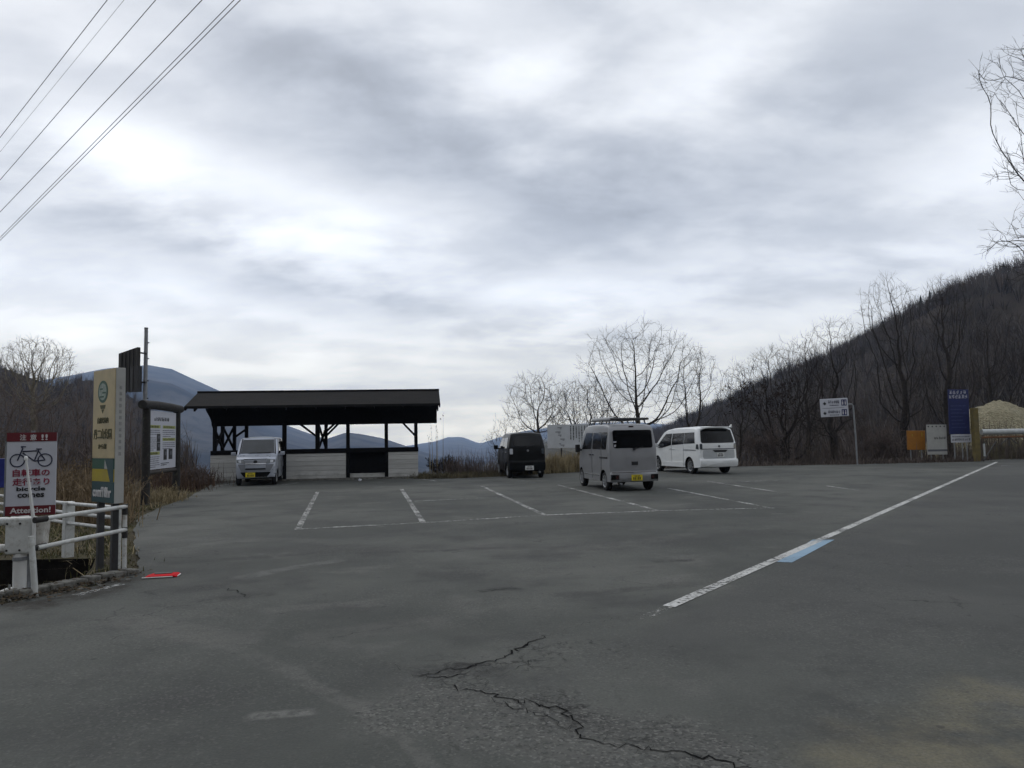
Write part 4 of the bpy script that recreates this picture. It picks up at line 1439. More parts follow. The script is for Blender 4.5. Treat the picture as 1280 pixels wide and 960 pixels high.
c.end('garnish_line', [(-.74, .975), (.74, .975), (.74, 1.005), (-.74, 1.005)], False, MT['ink_grey'], .004)
c.end('tailgate_panel', rr_rect(-.68, .70, .62, .95, .04), False, MT['pale_panel'], .004)
c.end('plate_recess', [(-.30, .95), (.38, .95), (.28, .86), (-.20, .86)], False, MT['black_plastic'], .012)
p = c.endpt(.03, .75, False, .02); plate_marks(c.root, p[1], .03, .755, 'plate_white', True)
c.end('rear_bumper', rr_rect(-.82, .82, .30, .585, .05), False, MT['car_white'], .02, th=.04)
k = MB(); p = c.endpt(0, 1.09, False, .008); k.lathe([(.001, 0), (.045, 0)], (0, p[1] - .01, 1.09), 'Y', 14); k.box((0, p[1] - .004, 1.09), (.09, .012, .03)); k.build('rear_badge', MT['ink_grey'], c.root)
for sd in (-1, 1):
    a, b_ = sorted((sd * .70, sd * .80))
    c.end('taillight', rr_rect(a, b_, .98, 1.2, .03), False, MT['smoke_lens'], .01)
    c.side('rear_light_wrap', [(-2.22, .98), (-2.02, 1.0), (-2.06, 1.18), (-2.2, 1.18)], sd, MT['smoke_lens'], .006)
    c.side('rear_quarter_window', [(-1.93, 1.22), (-1.02, 1.20), (-1.02, 1.66), (-1.80, 1.68)], sd, MT['side_glass'])
    c.side('sliding_door_window', [(-.98, 1.19), (.02, 1.14), (.02, 1.64), (-.98, 1.66)], sd, MT['side_glass'])
    c.side('front_door_window', [(.08, 1.14), (.92, 1.02), (1.30, 1.02), (1.34, 1.10), (.62, 1.62), (.08, 1.64)], sd, MT['side_glass'])
    c.side('slide_rail', [(-2.0, .935), (-.95, .935), (-.95, .965), (-2.0, .965)], sd, MT['ink_grey'], .004)
    c.side('side_skirt', [(-.98, .26), (.98, .26), (.98, .44), (-.98, .46)], sd, MT['car_white'], .018, th=.03)
    for y in (-.95, .06): c.side('door_seam', [(y - .006, .46), (y + .006, .46), (y + .006, 1.13), (y - .006, 1.13)], sd, MT['ink_grey'], .002, th=.006)
    c.handle(.20, .98, sd, MT['car_white']); c.handle(-.10, .98, sd, MT['car_white'])
    c.mirror(1.18, 1.08, sd, MT['car_white'], .18, .16)
    c.end('headlight', rr_rect(min(sd * .46, sd * .76), max(sd * .46, sd * .76), .70, .84, .03), True, MT['clear_lens'], .008)
c.end('windscreen', [(-.66, 1.14), (.66, 1.14), (.56, 1.64), (-.56, 1.64)], True, MT['wind_glass'])
k = MB()
k.bar((.60, -2.02, 1.80), (.66, -2.14, 1.93), .03, .05); k.build('antenna_fin', MT['car_white'], c.root)

# --- black small car -------------------------------------------------
BK = dict(out=[(-1.66, .30), (-1.71, .33), (-1.71, .62), (-1.69, .66), (-1.67, .98), (-1.64, 1.22), (-1.50, 1.66), (-1.44, 1.74), (-1.2, 1.77), (0, 1.77), (.35, 1.72), (.50, 1.64), (.95, 1.12), (1.45, 1.03), (1.62, .92), (1.69, .70), (1.70, .42), (1.66, .28)],
          hw=.735, belt=1.08, tumble=.19, zb=.28, wf=1.15, wr=-1.10, rw=.29, ra=.35, fc=.16, rc=.07, crown=.05, ft=.08, rt=.05, fl=.5, rl=.35, bev=.05, spokes=5, rim='alloy')
yaw = R(9.5)
c = Car('small black car seen from behind at the far edge of the lot', 'car', 'parked_car', BK, MT['car_black'], placed(656.5, 597.0, yaw, -1.10), yaw)
c.end('rear_window', rr_rect(-.50, .54, 1.24, 1.62, .06), False, MT['glass'], .006)
c.end('rear_bumper', rr_rect(-.70, .70, .32, .60, .04), False, MT['car_black'], .015, th=.04)
p = c.endpt(.06, .37, False, .03); plate_marks(c.root, p[1], .06, .40, 'plate_white', True)
for sd in (-1, 1):
    a, b_ = sorted((sd * .56, sd * .68))
    c.end('taillight', rr_rect(a, b_, .93, 1.14, .03), False, MT['clear_lens'] if sd < 0 else MT['smoke_lens'], .01)  # left lens paler: a bright reflection put into its colour
    c.side('rear_door_window', [(-1.28, 1.16), (-.32, 1.14), (-.32, 1.58), (-1.14, 1.60)], sd, MT['side_glass'])
    c.side('front_door_window', [(-.26, 1.14), (.70, 1.12), (.70, 1.18), (.36, 1.58), (-.26, 1.58)], sd, MT['side_glass'])
    for y in (-.29, .74): c.side('door_seam', [(y - .006, .36), (y + .006, .36), (y + .006, 1.12), (y - .006, 1.12)], sd, MT['underbody'], .002, th=.006)
    c.handle(-.14, 1.0, sd, 'chrome'); c.handle(-1.08, 1.0, sd, 'chrome')
    c.mirror(.74, 1.14, sd, MT['car_black'], .17, .17)
    c.end('headlight', rr_rect(min(sd * .42, sd * .66), max(sd * .42, sd * .66), .74, .9, .04), True, MT['clear_lens'], .008)
k = MB(); p = c.endpt(0.02, 1.06, False, .008); k.lathe([(.001, -.004), (.04, -.004), (.045, .004)], (0.02, p[1], 1.06), 'Y', 14); k.build('rear_badge', MT['grey_steel'], c.root)
k = MB(); p = c.endpt(0, 1.205, False, .02); k.box(p, (.05, .04, .05)); q = c.endpt(.28, 1.27, False, .022); k.bar(p, q, .014, .014); k.build('rear_wiper', MT['black_plastic'], c.root)
c.end('windscreen', [(-.58, 1.16), (.58, 1.16), (.50, 1.58), (-.50, 1.58)], True, MT['wind_glass'])
k = MB(); k.tube([(.46, -1.5, .24), (.46, -1.76, .24)], .035, 10); k.build('exhaust_pipe', MT['grey_steel'], c.root, smooth=True)

# --- silver small car facing the camera ------------------------------
SV = dict(out=[(-1.66, .28), (-1.70, .32), (-1.70, .60), (-1.66, 1.1), (-1.52, 1.62), (-1.42, 1.72), (-1.1, 1.765), (0, 1.77), (.42, 1.745), (.58, 1.68), (1.0, 1.15), (1.12, 1.10), (1.50, 1.01), (1.63, .94), (1.68, .78), (1.70, .52), (1.70, .34), (1.66, .26)],
          hw=.735, belt=1.06, tumble=.10, zb=.26, wf=1.20, wr=-1.20, rw=.275, ra=.335, fc=.22, rc=.08, crown=.05, ft=.09, rt=.05, fl=.5, rl=.35, bev=.05, spokes=9)
yaw = R(180 + 12)
g = G(321, 606.3)
h = Vector((-math.sin(yaw), math.cos(yaw), 0))
c = Car('silver small car facing the road in front of the shelter', 'car', 'parked_car', SV, MT['silver_blue'], g - h * 1.20, yaw)
c.end('windscreen', [(-.595, 1.165), (.595, 1.165), (.545, 1.66), (-.545, 1.66)], True, MT['wind_glass'], .008)
c.end('windscreen_frame', [(-.655, 1.13), (-.612, 1.13), (-.560, 1.68), (-.595, 1.68)], True, MT['black_plastic'], .004)
c.end('windscreen_frame', [(.655, 1.13), (.612, 1.13), (.560, 1.68), (.595, 1.68)], True, MT['black_plastic'], .004)
k = MB()
for x in (-.05, .32):
    p = c.endpt(x, 1.17, True, .03); q = c.endpt(x - .42, 1.185, True, .035); k.bar(p, q, .015, .015)
k.build('wipers', MT['black_plastic'], c.root)
hl = []
for sd in (-1, 1):
    pts = [(sd * .36, .79), (sd * .66, .83), (sd * .675, .93), (sd * .40, .955)]
    o = c.end('headlight', pts, True, MT['smoke_lens'], .012)
    pts = [(sd * .50, .825), (sd * .60, .835), (sd * .60, .915), (sd * .51, .925)]
    c.end('lamp_bowl', pts, True, MT['clear_lens'], .022, parent=o, th=.008)
c.end('grille', [(-.355, .785), (.355, .785), (.38, .925), (-.38, .925)], True, MT['grey_panel'], .008)
c.end('grille_bar', [(-.36, .775), (.36, .775), (.36, .795), (-.36, .795)], True, MT['chrome'], .016)
c.end('bonnet_gap', [(-.40, .945), (.40, .945), (.40, .96), (-.40, .96)], True, MT['underbody'], .012)
k = MB(); p = c.endpt(0, .855, True, .02); k.lathe([(.001, .008), (.045, .008), (.07, .0)], (0, p[1], .855), 'Y', 18); k.build('front_badge', MT['ink'], c.root)
c.end('upper_intake', [(-.36, .575), (.36, .575), (.34, .625), (-.34, .625)], True, MT['underbody'], .008)
c.end('bumper_face', [(-.50, .515), (.50, .515), (.62, .76), (.36, .77), (.36, .64), (-.36, .64), (-.36, .77), (-.62, .76)], True, MT['grey_panel'], .004)
c.end('lower_intake', [(-.40, .325), (.40, .325), (.53, .475), (.50, .49), (-.50, .49), (-.53, .475)], True, MT['underbody'], .008)
for sd in (-1, 1): c.end('bumper_blade', [(sd * .40, .30), (sd * .44, .30), (sd * .70, .68), (sd * .68, .70)], True, MT['silver_blue'], .016)
c.end('bumper_lip', [(-.42, .295), (.42, .295), (.42, .32), (-.42, .32)], True, MT['chrome'], .014)
p = c.endpt(.19, .40, True, .03); plate_marks(c.root, p[1], .17, .395, 'plate_yellow', False)
for sd in (-1, 1):
    c.side('front_door_window', [(.80, 1.14), (.80, 1.20), (.38, 1.60), (-.26, 1.62), (-.26, 1.13)], sd, MT['side_glass'])
    c.side('rear_door_window', [(-.32, 1.13), (-.32, 1.62), (-1.24, 1.62), (-1.34, 1.16)], sd, MT['side_glass'])
    for y in (-.29, .84): c.side('door_seam', [(y - .006, .34), (y + .006, .34), (y + .006, 1.1), (y - .006, 1.1)], sd, MT['underbody'], .002, th=.006)
    c.handle(-.16, .98, sd, MT['silver_blue'])
    c.mirror(.80, 1.10, sd, MT['silver_blue'], .16, .13)
c.end('rear_window', rr_rect(-.5, .5, 1.15, 1.58, .05), False, MT['glass'], .006)

# ------------------------------------------------------------------ shelter
A = G(266, 603.2); Bp = G(521, 597.2)
ang = math.atan2(Bp.y - A.y, Bp.x - A.x)
SL = (Bp - A).length
sh = thing('shelter', 'long open timber shelter with dark roof and white plank walls', 'shelter', (A.x, A.y, 0), ang)
D = 1.7
def su(px, v=0.0):                       # survey: length along the front for a photo column
    k = ray(px, 560); k = k.x / k.y
    ca, sa = math.cos(ang), math.sin(ang)
    # A + u*(ca,sa) + v*(-sa,ca) ; x = k*y
    return (k * (A.y + v * ca) - A.x + v * sa) / (ca - k * sa)
k = MB(); k.box((SL / 2 + .05, D / 2, .035), (SL + .5, D + .5, .075)); k.build('floor_slab', MT['concrete'], sh)
ridge_v = .78; ev, rv = -1.0, 2.6
uL, uR = su(230, ev), su(550.5, ev)
ez, rz_ = 2.93, 3.62
# roof : two slabs meeting at the ridge
def roof_slab(v0, z0, v1, z1):
    k = MB(); t = .10
    vs = []
    for u in (uL, uR):
        for (v, z) in ((v0, z0), (v1, z1), (v1, z1 - t), (v0, z0 - t)): vs.append((u, v, z))
    k._add(vs, [(0, 1, 2, 3), (7, 6, 5, 4), (0, 4, 5, 1), (1, 5, 6, 2), (2, 6, 7, 3), (3, 7, 4, 0)])
    return k
roof_slab(ev, ez + .06, ridge_v, rz_).build('roof', MT['roof'], sh)
roof_slab(rv, ez + .03, ridge_v + .002, rz_ - .002).build('roof', MT['roof'], sh)
k = MB(); k.tube([(uL - .02, ridge_v, rz_ + .01), (uR + .02, ridge_v, rz_ + .01)], .05, 8); k.build('ridge_cap', MT['black_wood'], sh)
k = MB()
for u in (uL + .01, uR - .01):
    k.bar((u, ev + .02, ez - .03), (u, ridge_v, rz_ - .12), .05, .16); k.bar((u, rv - .02, ez - .06), (u, ridge_v, rz_ - .12), .05, .16)
k.build('barge_board', MT['black_wood'], sh)
# deep dark header with purlins
hb0, hb1 = 2.215, 3.20
uH = su(546, 0)
k = MB(); k.box(((uH - .03) / 2, 0.02, (hb0 + hb1) / 2), (uH + .06, .10, hb1 - hb0)); k.build('header_board', MT['black_wood'], sh)
k = MB(); k.box((SL / 2 + .2, D, 2.6), (SL + .6, .12, .55)); k.build('rear_header', MT['black_wood'], sh)
k = MB()
for u in (0.0, SL * .33, SL * .66, SL): k.box((u, D / 2, 2.32), (.12, D, .16)); k.box((u, D / 2, 3.0), (.12, D * .55, .1))
k.build('tie_beam', MT['black_wood'], sh)
k = MB()
for i in range(9):
    u = uL + .35 + (uR - uL - .7) * i / 8
    k.bar((u, ev + .05, ez - .1), (u, ridge_v, rz_ - .16), .06, .1); k.bar((u, rv - .05, ez - .12), (u, ridge_v, rz_ - .16), .06, .1)
k.build('rafters', MT['black_wood'], sh)
# curved corner bracket at the left end
pts = [(-.02, hb0 - .05), (-.02, hb1 - .25)]
for i in range(9):
    t = i / 8; pts.append((-.30 + .24 * math.sin(t * PI / 2) ** 1.2, hb1 - .3 - .62 * t))
k = MB(); k.poly_prism([(x, z) for x, z in pts], -.04, .06); k.build('corner_bracket', MT['black_wood'], sh)
front_posts = [(268.5, .14), (355.5, .16), (397, .17), (435, .14), (483, .14), (520, .14)]
for px, w in front_posts:
    k = MB(); u = su(px); k.box((u, 0.0, 1.17), (w, .14, 2.26)); k.build('post', MT['black_wood'], sh, bevel=.01)
for px in (278, 293, 308, 407.5):
    k = MB(); u = su(px, D); k.box((u, D, 1.25), (.13, .13, 2.4)); k.build('post', MT['black_wood'], sh, bevel=.01)
k = MB(); k.box((SL - .02, D, 1.25), (.13, .13, 2.4)); k.build('post', MT['black_wood'], sh, bevel=.01)
def brace(p, q, w=.09): 
    k = MB(); k.bar(p, q, w, .08); k.build('brace', MT['black_wood'], sh)
u1, u2 = su(277, D), su(293, D)
brace((u1, D, 1.2), (u2, D + .02, 2.28), .1); brace((u1, D + .09, 2.28), (u2, D + .09, 1.2), .1)
brace((su(293, D), D, 1.78), (su(308, D), D, 2.12))
brace((su(376), 0, 2.24), (su(397), 0, 1.72)); brace((su(504), 0, 2.24), (su(519), 0, 1.72))
brace((su(408, D), D, 1.78), (su(424, D), D, 2.32)); brace((su(407, D), D - .02, 1.3), (su(398, D), D + .02, 2.3))
brace((su(399, D), D, 1.3), (su(409, D), D + .12, 2.3)); brace((su(408), .02, 1.95), (su(418), .02, 2.25))
brace((0, .06, 1.2), (.02, D - .1, 2.2), .08); brace((0.02, D - .1, 1.2), (0, .06, 2.2), .08)
# white plank half walls with a dark rail on top
def wall(u0, u1, v=.0, z0=.06, z1=1.07):
    k = MB(); k.box(((u0 + u1) / 2, v, (z0 + z1) / 2), (u1 - u0, .07, z1 - z0)); return k.build('plank_wall', MT['planks'], sh)
wall(su(264), su(308), -.06); wall(su(358.5), su(432.5), -.06); wall(su(485.5), su(522.5), -.06)
k = MB(); k.box((0, D / 2 + .05, .565), (.07, D - .2, 1.01)); k.build('plank_wall', MT['planks'], sh)
k = MB(); k.box((SL, D / 2 + .05, .565), (.07, D - .2, 1.01)); k.build('plank_wall', MT['planks'], sh)
k = MB(); k.box(((su(264) + su(311)) / 2, -.05, 1.16), (su(311) - su(264), .13, .17)); k.build('rail', MT['black_wood'], sh)
k = MB(); k.box(((su(358.5) + su(523)) / 2, -.05, 1.16), (su(523) - su(358.5), .13, .17)); k.build('rail', MT['black_wood'], sh)
k = MB(); k.box((SL / 2, D, .66), (SL, .08, 1.16)); k.build('rear_wall', MT['black_wood'], sh)
k = MB(); k.box(((su(436) + su(482)) / 2, .16, .72), (su(481) - su(437), .06, .92)); k.build('dark_panel', MT['black_wood'], sh)
k = MB(); k.box(((su(436) + su(482)) / 2, .10, .15), (su(481) - su(437), .04, .16)); k.build('threshold', MT['planks'], sh)
k = MB(); k.box((SL / 2, D - .35, .42), (SL - .8, .4, .05))
for i in range(5): k.box((.6 + (SL - 1.2) * i / 4, D - .35, .22), (.08, .34, .38))
k.build('bench', MT['dark_wood'], sh)
# crumpled litter at the threshold
p = G(450, 601.5)
rr = random.Random(3)
bm = bmesh.new(); bmesh.ops.create_icosphere(bm, subdivisions=2, radius=.07)
for v in bm.verts: v.co = v.co * rr.uniform(.7, 1.2); v.co.z = max(-.05, v.co.z * .75)
me = bpy.data.meshes.new('paper_litter'); bm.to_mesh(me); bm.free()
o = link_mesh('paper_litter', me, MT['sign_white']); o.location = (p.x, p.y, .05)
tag(o, 'crumpled white scrap lying before the shelter opening', 'litter')

# ------------------------------------------------------------------ bicycle warning sign
P = at(39.5, 590, 10.3)
bs_ = thing('warning_sign', 'red and white bicycle warning sign with Japanese lettering', 'sign', (P.x, P.y, 0), R(20))
Wd = .58; zt, zb_ = 1.765, .675
k = MB(); k.box((0, 0, (zt + zb_) / 2), (Wd, .02, zt - zb_)); k.build('panel', MT['sign_white'], bs_, bevel=.004)
k = MB(); k.box((0, -.012, zt - .055), (Wd, .006, .118)); k.build('red_band', MT['sign_red'], bs_)
k = MB(); k.box((0, -.012, zb_ + .06), (Wd, .006, .125)); k.build('red_band', MT['sign_red'], bs_)
k = MB(); k.tube([(0, .04, -.3), (0, .04, zt + .03)], .024, 10); k.build('post', MT['grey_steel'], bs_, smooth=True)
k = MB(); k.box((-Wd / 2 - .012, .02, (zt + zb_) / 2 - .06), (.02, .04, 1.0)); k.build('edge_frame', MT['grey_steel'], bs_)
letter(bs_, '注', -.105, -.017, zt - .06, .075, .078, 'ink_white', .012)
letter(bs_, '意', .015, -.017, zt - .06, .075, .078, 'ink_white', .012)
letter(bs_, '!!', .145, -.017, zt - .06, .075, .078, 'ink_white', .02)
letter(bs_, '自転車の', 0, -.0115, 1.235, .43, .098, 'ink_red', .022)
letter(bs_, '走行あり', 0, -.0115, 1.115, .43, .098, 'ink_red', .022)
letter(bs_, 'bicycle', 0, -.0115, 1.015, .335, .072, 'ink', .03)
letter(bs_, 'comes', 0, -.0115, .935, .31, .056, 'ink', .03)
letter(bs_, 'Attention!', 0, -.017, zb_ + .065, .47, .075, 'ink_white', .02)
def ringz(mb, cx, cz, r, w, y, n=32):
    pts = []
    for i in range(n + 1):
        a = 2 * PI * i / n; pts.append((cx + r * math.cos(a), y, cz + r * math.sin(a)))
    mb.tube(pts, w, 5, cap=False)
k = MB(); y = -.012; w = .0085
zc = 1.40; r = .082
ringz(k, -.165, zc, r, w, y); ringz(k, .155, zc + .0, r, w, y)
bbx, bbz = .03, zc - .01
head = (-.115, zc + .125); seat = (.075, zc + .125)
for p, q in (((-.165, zc), (-.105, zc + .16)), ((-.108, zc + .12), seat), ((-.105, zc + .10), (bbx, bbz)), ((bbx, bbz), (.085, zc + .15)), ((bbx, bbz), (.155, zc)), (seat, (.155, zc)), ((-.105, zc + .16), (-.125, zc + .185)), ((-.125, zc + .185), (-.07, zc + .18)), ((.05, zc + .15), (.115, zc + .148))):
    k.tube([(p[0], y, p[1]), (q[0], y, q[1])], w, 6)
k.build('bicycle_symbol', MT['ink_navy'], bs_)

# blue sign cut by the frame edge
P = at(-14, 590, 13.2)
t = thing('blue_sign', 'plain dark blue sign panel standing left of the bicycle sign', 'sign', (P.x, P.y, 0), R(25))
k = MB(); k.box((0, 0, 1.13), (.78, .02, .5)); k.build('panel', MT['sign_blue'], t, bevel=.01)
k = MB(); k.tube([(0, .03, -.2), (0, .03, 1.42)], .025, 8); k.build('post', MT['grey_steel'], t, smooth=True)

# ------------------------------------------------------------------ tan tower sign
PL = at(116.5, 560, 10.0); PR = at(143.8, 560, 9.55)
cx, cy = (PL.x + PR.x) / 2, (PL.y + PR.y) / 2
TW = math.hypot(PR.x - PL.x, PR.y - PL.y); ta = math.atan2(PR.y - PL.y, PR.x - PL.x)
ts = thing('tower_sign', 'tall tan and green box sign on two black legs', 'sign', (cx, cy, 0), ta)
TH = .115; z0, z1 = .86, 2.55
k = MB(); k.box((0, TH / 2, (z0 + z1) / 2), (TW, TH, z1 - z0)); k.build('sign_box', MT['sign_grey'], ts, bevel=.006)
zg = 1.415
k = MB(); k.box((-.004, -.004, (zg + z1) / 2), (TW - .012, .012, z1 - zg - .012)); k.build('tan_face', MT['sign_tan'], ts)
k = MB(); k.box((0, -.004, 1.35), (TW - .012, .012, .13)); k.build('green_band', MT['sign_green'], ts)
k = MB(); k.box((0, -.004, 1.205), (TW - .012, .012, .155)); k.build('yellow_band', MT['sign_yellow'], ts)
k = MB(); k.box((0, -.004, .995), (TW - .012, .012, .26)); k.build('teal_band', MT['sign_teal'], ts)
k = MB(); k.poly_prism([(.08, 1.41), (TW / 2 - .008, 1.41), (TW / 2 - .008, 1.128), (.235, 1.128)], -.0135, -.011); k.build('dark_slope', MT['sign_teal'], ts)
k = MB(); k.poly_prism([(.065, 1.285), (.075, 1.40), (.155, 1.285)], -.0160, -.0135); k.build('pale_peak', MT['sign_grey'], ts)
letter(ts, 'comf18hr', -.01, -.0125, .995, TW * .82, .13, 'ink_white', .02)
letter(ts, '自然公園内', -.015, -.0115, 1.90, .34, .078, 'ink_olive', .012, name='small_characters')
letter(ts, '丹二山公園', -.02, -.0115, 1.725, .56, .135, 'ink_olive', .022, name='large_characters')
letter(ts, 'から館', -.02, -.0115, 1.57, .26, .068, 'ink_olive', .016, name='small_characters')
em = MB(); em.lathe([(.001, -.014), (.155, -.014), (.155, -.010)], (-.03, 0, 2.265), 'Y', 28); eo = em.build('emblem', MT['sign_green'], ts)
for v in eo.data.vertices: v.co.z = 2.265 + (v.co.z - 2.265) * .92
em = MB(); em.lathe([(.001, -.0165), (.118, -.0165), (.118, -.013)], (-.03, 0, 2.265), 'Y', 28)
e2 = em.build('emblem_centre', mat('emblem_grey_green', (.22, .27, .23), .6, .3, 18), eo)
for v in e2.data.vertices: v.co.z = 2.265 + (v.co.z - 2.265) * .92
em = MB()
for sx, z, w in ((-.07, 2.30, .09), (.02, 2.25, .1), (-.05, 2.20, .12)): em.box((sx, -.018, z), (w, .003, .02))
em.build('emblem_mark', MT['sign_green'], eo)
em = MB(); em.poly_prism([(-.12, 2.095), (.06, 2.095), (.03, 2.045), (-.09, 2.045)], -.0125, -.0102); em.poly_prism([(-.075, 2.04), (.015, 2.04), (-.03, 1.985)], -.0125, -.0102); em.build('emblem_base', MT['ink_olive'], ts)
k = MB()
for i in range(12):
    zz = 2.30 - i * .075; k.box((TW / 2 + .0012, TH * .5, zz), (.003, .03, .045))
k.build('lettering', MT['faint_ink'], ts)
for x in (-.21, .225):
    k = MB(); k.box((x, TH / 2, .42), (.075, .075, .9)); k.build('leg', MT['dark_steel'], ts, bevel=.006)

# ------------------------------------------------------------------ tall pole with louvred panel
P = at(180.5, 560, 24.0)
pl = thing('sign_pole', 'tall slim grey steel pole behind the notice board', 'pole', (P.x, P.y, 0))
k = MB(); k.tube([(0, 0, -.6), (0, 0, 3.4), (0, 0, 5.2)], [.068, .062, .055], 12); k.build('pole', MT['grey_steel'], pl, smooth=True)
k = MB(); k.tube([(0, 0, 5.2), (0, 0, 5.23)], .06, 12); k.build('pole_cap', MT['dark_steel'], pl)
k = MB()
for z in (3.0, 3.55, 4.25, 4.75): k.tube([(0, -.075, z), (0, .075, z)], .012, 6); k.box((.05, 0, z), (.1, .03, .03))
k.build('step_bolts', MT['dark_steel'], pl)
lp = thing('louvred_panel', 'dark corrugated panel bracketed to the tall pole above the tan sign', 'sign', (P.x - .12, P.y - .05, 3.2), R(-24))
for i in range(5):
    k = MB(); x = -.86 + i * .185; hh_ = 1.40 - .03 * (4 - i)
    k.poly_prism([(x - .085, 0.06), (x + .085, 0.0), (x + .085, hh_), (x - .085, hh_ - .02)], -.05 - .012 * i, .0); k.box((x + .085, -.06 - .012 * i, hh_ / 2), (.022, .06, hh_)); k.build('louvre', MT['louvre'], lp)
k = MB(); k.box((-.10, -.10, .40), (.34, .16, .80)); k.build('lower_box', MT['black_plastic'], lp)
k = MB(); k.box((-.16, -.185, .40), (.07, .02, .72)); k.build('box_slot', MT['dark_steel'], lp)
k = MB(); k.bar((-.15, .05, 1.25), (.16, .05, 1.2), .05, .05); k.bar((-.15, .05, .3), (.16, .05, .3), .05, .05); k.build('bracket', MT['dark_steel'], lp)

# ------------------------------------------------------------------ notice board with log top
NA = Vector((-9.77, 20.5)); NB = Vector((-10.05, 23.0))
mid = (NA + NB) / 2; na = math.atan2(NB.y - NA.y, NB.x - NA.x); NL = (NB - NA).length
nb = thing('notice_board', 'white notice board on dark log posts with log crossbeam', 'notice board', (mid.x, mid.y, 0), na)
for x in (-NL / 2, NL / 2):
    k = MB(); k.tube([(x, 0, -.3), (x + .01, 0, 1.2), (x, 0, 2.56)], [.115, .108, .10], 12); k.build('log_post', MT['log_wood'], nb, smooth=True)
k = MB(); k.tube([(-NL / 2 - .32, 0, 2.62), (-.4, .01, 2.64), (.5, 0, 2.63), (NL / 2 + .34, 0, 2.61)], [.115, .12, .122, .112], 14); k.build('log_beam', MT['log_wood'], nb, smooth=True)
k = MB(); k.tube([(-NL / 2, 0, .80), (NL / 2, 0, .80)], .055, 10); k.build('lower_rail', MT['dark_wood'], nb, smooth=True)
bw = NL - .26
k = MB(); k.box((0, 0, 1.68), (bw, .035, 1.60)); board = k.build('board', MT['sign_white'], nb, bevel=.005)
fy = -.0195
k = MB(); glyphs(k, -.72, .52, 2.21, 2.31, 9, fy, 31, .2); k.build('heading', MT['ink'], nb)
def text_rows(x0, x1, zt_, n, dz, seed, mt='ink_grey', lh=.02):
    rr = random.Random(seed); k = MB()
    for i in range(n):
        x = x0
        while x < x1 - .05:
            w = rr.uniform(.02, .06)
            if i == n - 1 and x > x0 + (x1 - x0) * .6: break
            k.box((x + w / 2, fy, zt_ - i * dz), (w, .003, lh * rr.uniform(.7, 1.1))); x += w + rr.uniform(.008, .03)
    return k.build('lettering', MT[mt], nb)
for x0, x1, zc_ in ((-1.06, -.22, 2.05), (-.02, 1.06, 2.05), (-.02, 1.06, 1.70), (-1.06, -.25, 1.32)):
    k = MB(); k.box(((x0 + x1) / 2, fy, zc_), (x1 - x0, .003, .085)); o = k.build('lime_strip', MT['sign_lime'], nb)
    k = MB(); glyphs(k, x0 + .05, x1 - .15, zc_ - .03, zc_ + .03, 8, fy - .003, int(zc_ * 100 + x0 * 10), .2); k.build('lettering', MT['ink_olive'], o)
text_rows(-1.05, -.22, 1.95, 3, .055, 1); text_rows(-.02, 1.05, 1.95, 4, .055, 2); text_rows(-1.05, -.5, 1.74, 7, .055, 3)
text_rows(-.02, 1.05, 1.60, 4, .055, 4); text_rows(-1.05, -.25, 1.22, 6, .055, 5); text_rows(-.15, .6, 1.03, 2, .05, 6, 'ink', .026)
for x, z, w, h_ in ((-.36, 1.74, .27, .23), (-.36, 1.50, .27, .23), (.20, 1.27, .27, .30), (.66, 1.28, .33, .30)):
    k = MB(); k.box((x, fy, z), (w, .003, h_)); o = k.build('photo_print', MT['ink'], nb)
    k = MB(); k.box((x + w * .1, fy - .0025, z + h_ * .1), (w * .5, .002, h_ * .35)); k.build('photo_detail', MT['ink_grey'], o)

# ------------------------------------------------------------------ fences, guard rail, ditch kerb
def gp(px, py): return G(px, py)
F1 = Vector((-5.17, 8.40)); F2 = Vector((-4.83, 9.62))
pf = thing('pipe_fence', 'leaning white pipe railing with black taped joints beside the ditch', 'railing', (F1.x, F1.y, 0))
o2 = F2 - F1
k = MB(); k.tube([(.02, 0, -.25), (-.05, -.02, .62)], .032, 12); k.build('post', MT['white_rail'], pf, smooth=True)
k = MB(); k.tube([(o2.x, o2.y, -.25), (o2.x - .005, o2.y, .84)], .026, 12); k.build('post', MT['white_rail'], pf, smooth=True)
k = MB(); k.tube([(-.02, .02, .79), (o2.x + .01, o2.y, .82)], .025, 12); k.build('rail', MT['white_rail'], pf, smooth=True)
k = MB(); k.tube([(0, .02, .49), (o2.x + .01, o2.y, .535)], .025, 12); k.build('rail', MT['white_rail'], pf, smooth=True)
for z, z2 in ((.79, .82), (.49, .535)):
    d = Vector((o2.x, o2.y, z2 - z))
    k = MB(); k.tube([Vector((-.03, .0, z - .003)), Vector((-.03, 0, z - .003)) + d * .12], .034, 12); k.build('taped_joint', MT['dark_tape'], pf, smooth=True)
    k = MB(); k.tube([(o2.x - .003, o2.y, z2 - .10), (o2.x - .003, o2.y, z2 + .03)], .033, 12); k.build('taped_joint', MT['dark_tape'], pf, smooth=True)

RP = [Vector((-9.6, 14.0)), Vector((-8.2, 12.75)), Vector((-6.5, 11.3)), Vector((-5.22, 10.2))]
wf = thing('white_fence', 'low white three-rail fence with square posts behind the ditch', 'fence', (RP[2].x, RP[2].y, 0))
for i, p in enumerate(RP):
    q = p - RP[2]; w = (.12, .12, .13, .075)[i]
    k = MB(); k.box((q.x, q.y, .33), (w, w, .88), rz=R(-40)); k.build('post', MT['white_rail'], wf, bevel=.012)
for z in (.745, .61, .465):
    k = MB(); k.tube([((p - RP[2]).x + .05, (p - RP[2]).y - .07, z + (.02 if i == 3 else 0)) for i, p in enumerate(RP)], .024, 10); k.build('rail', MT['white_rail'], wf, smooth=True)

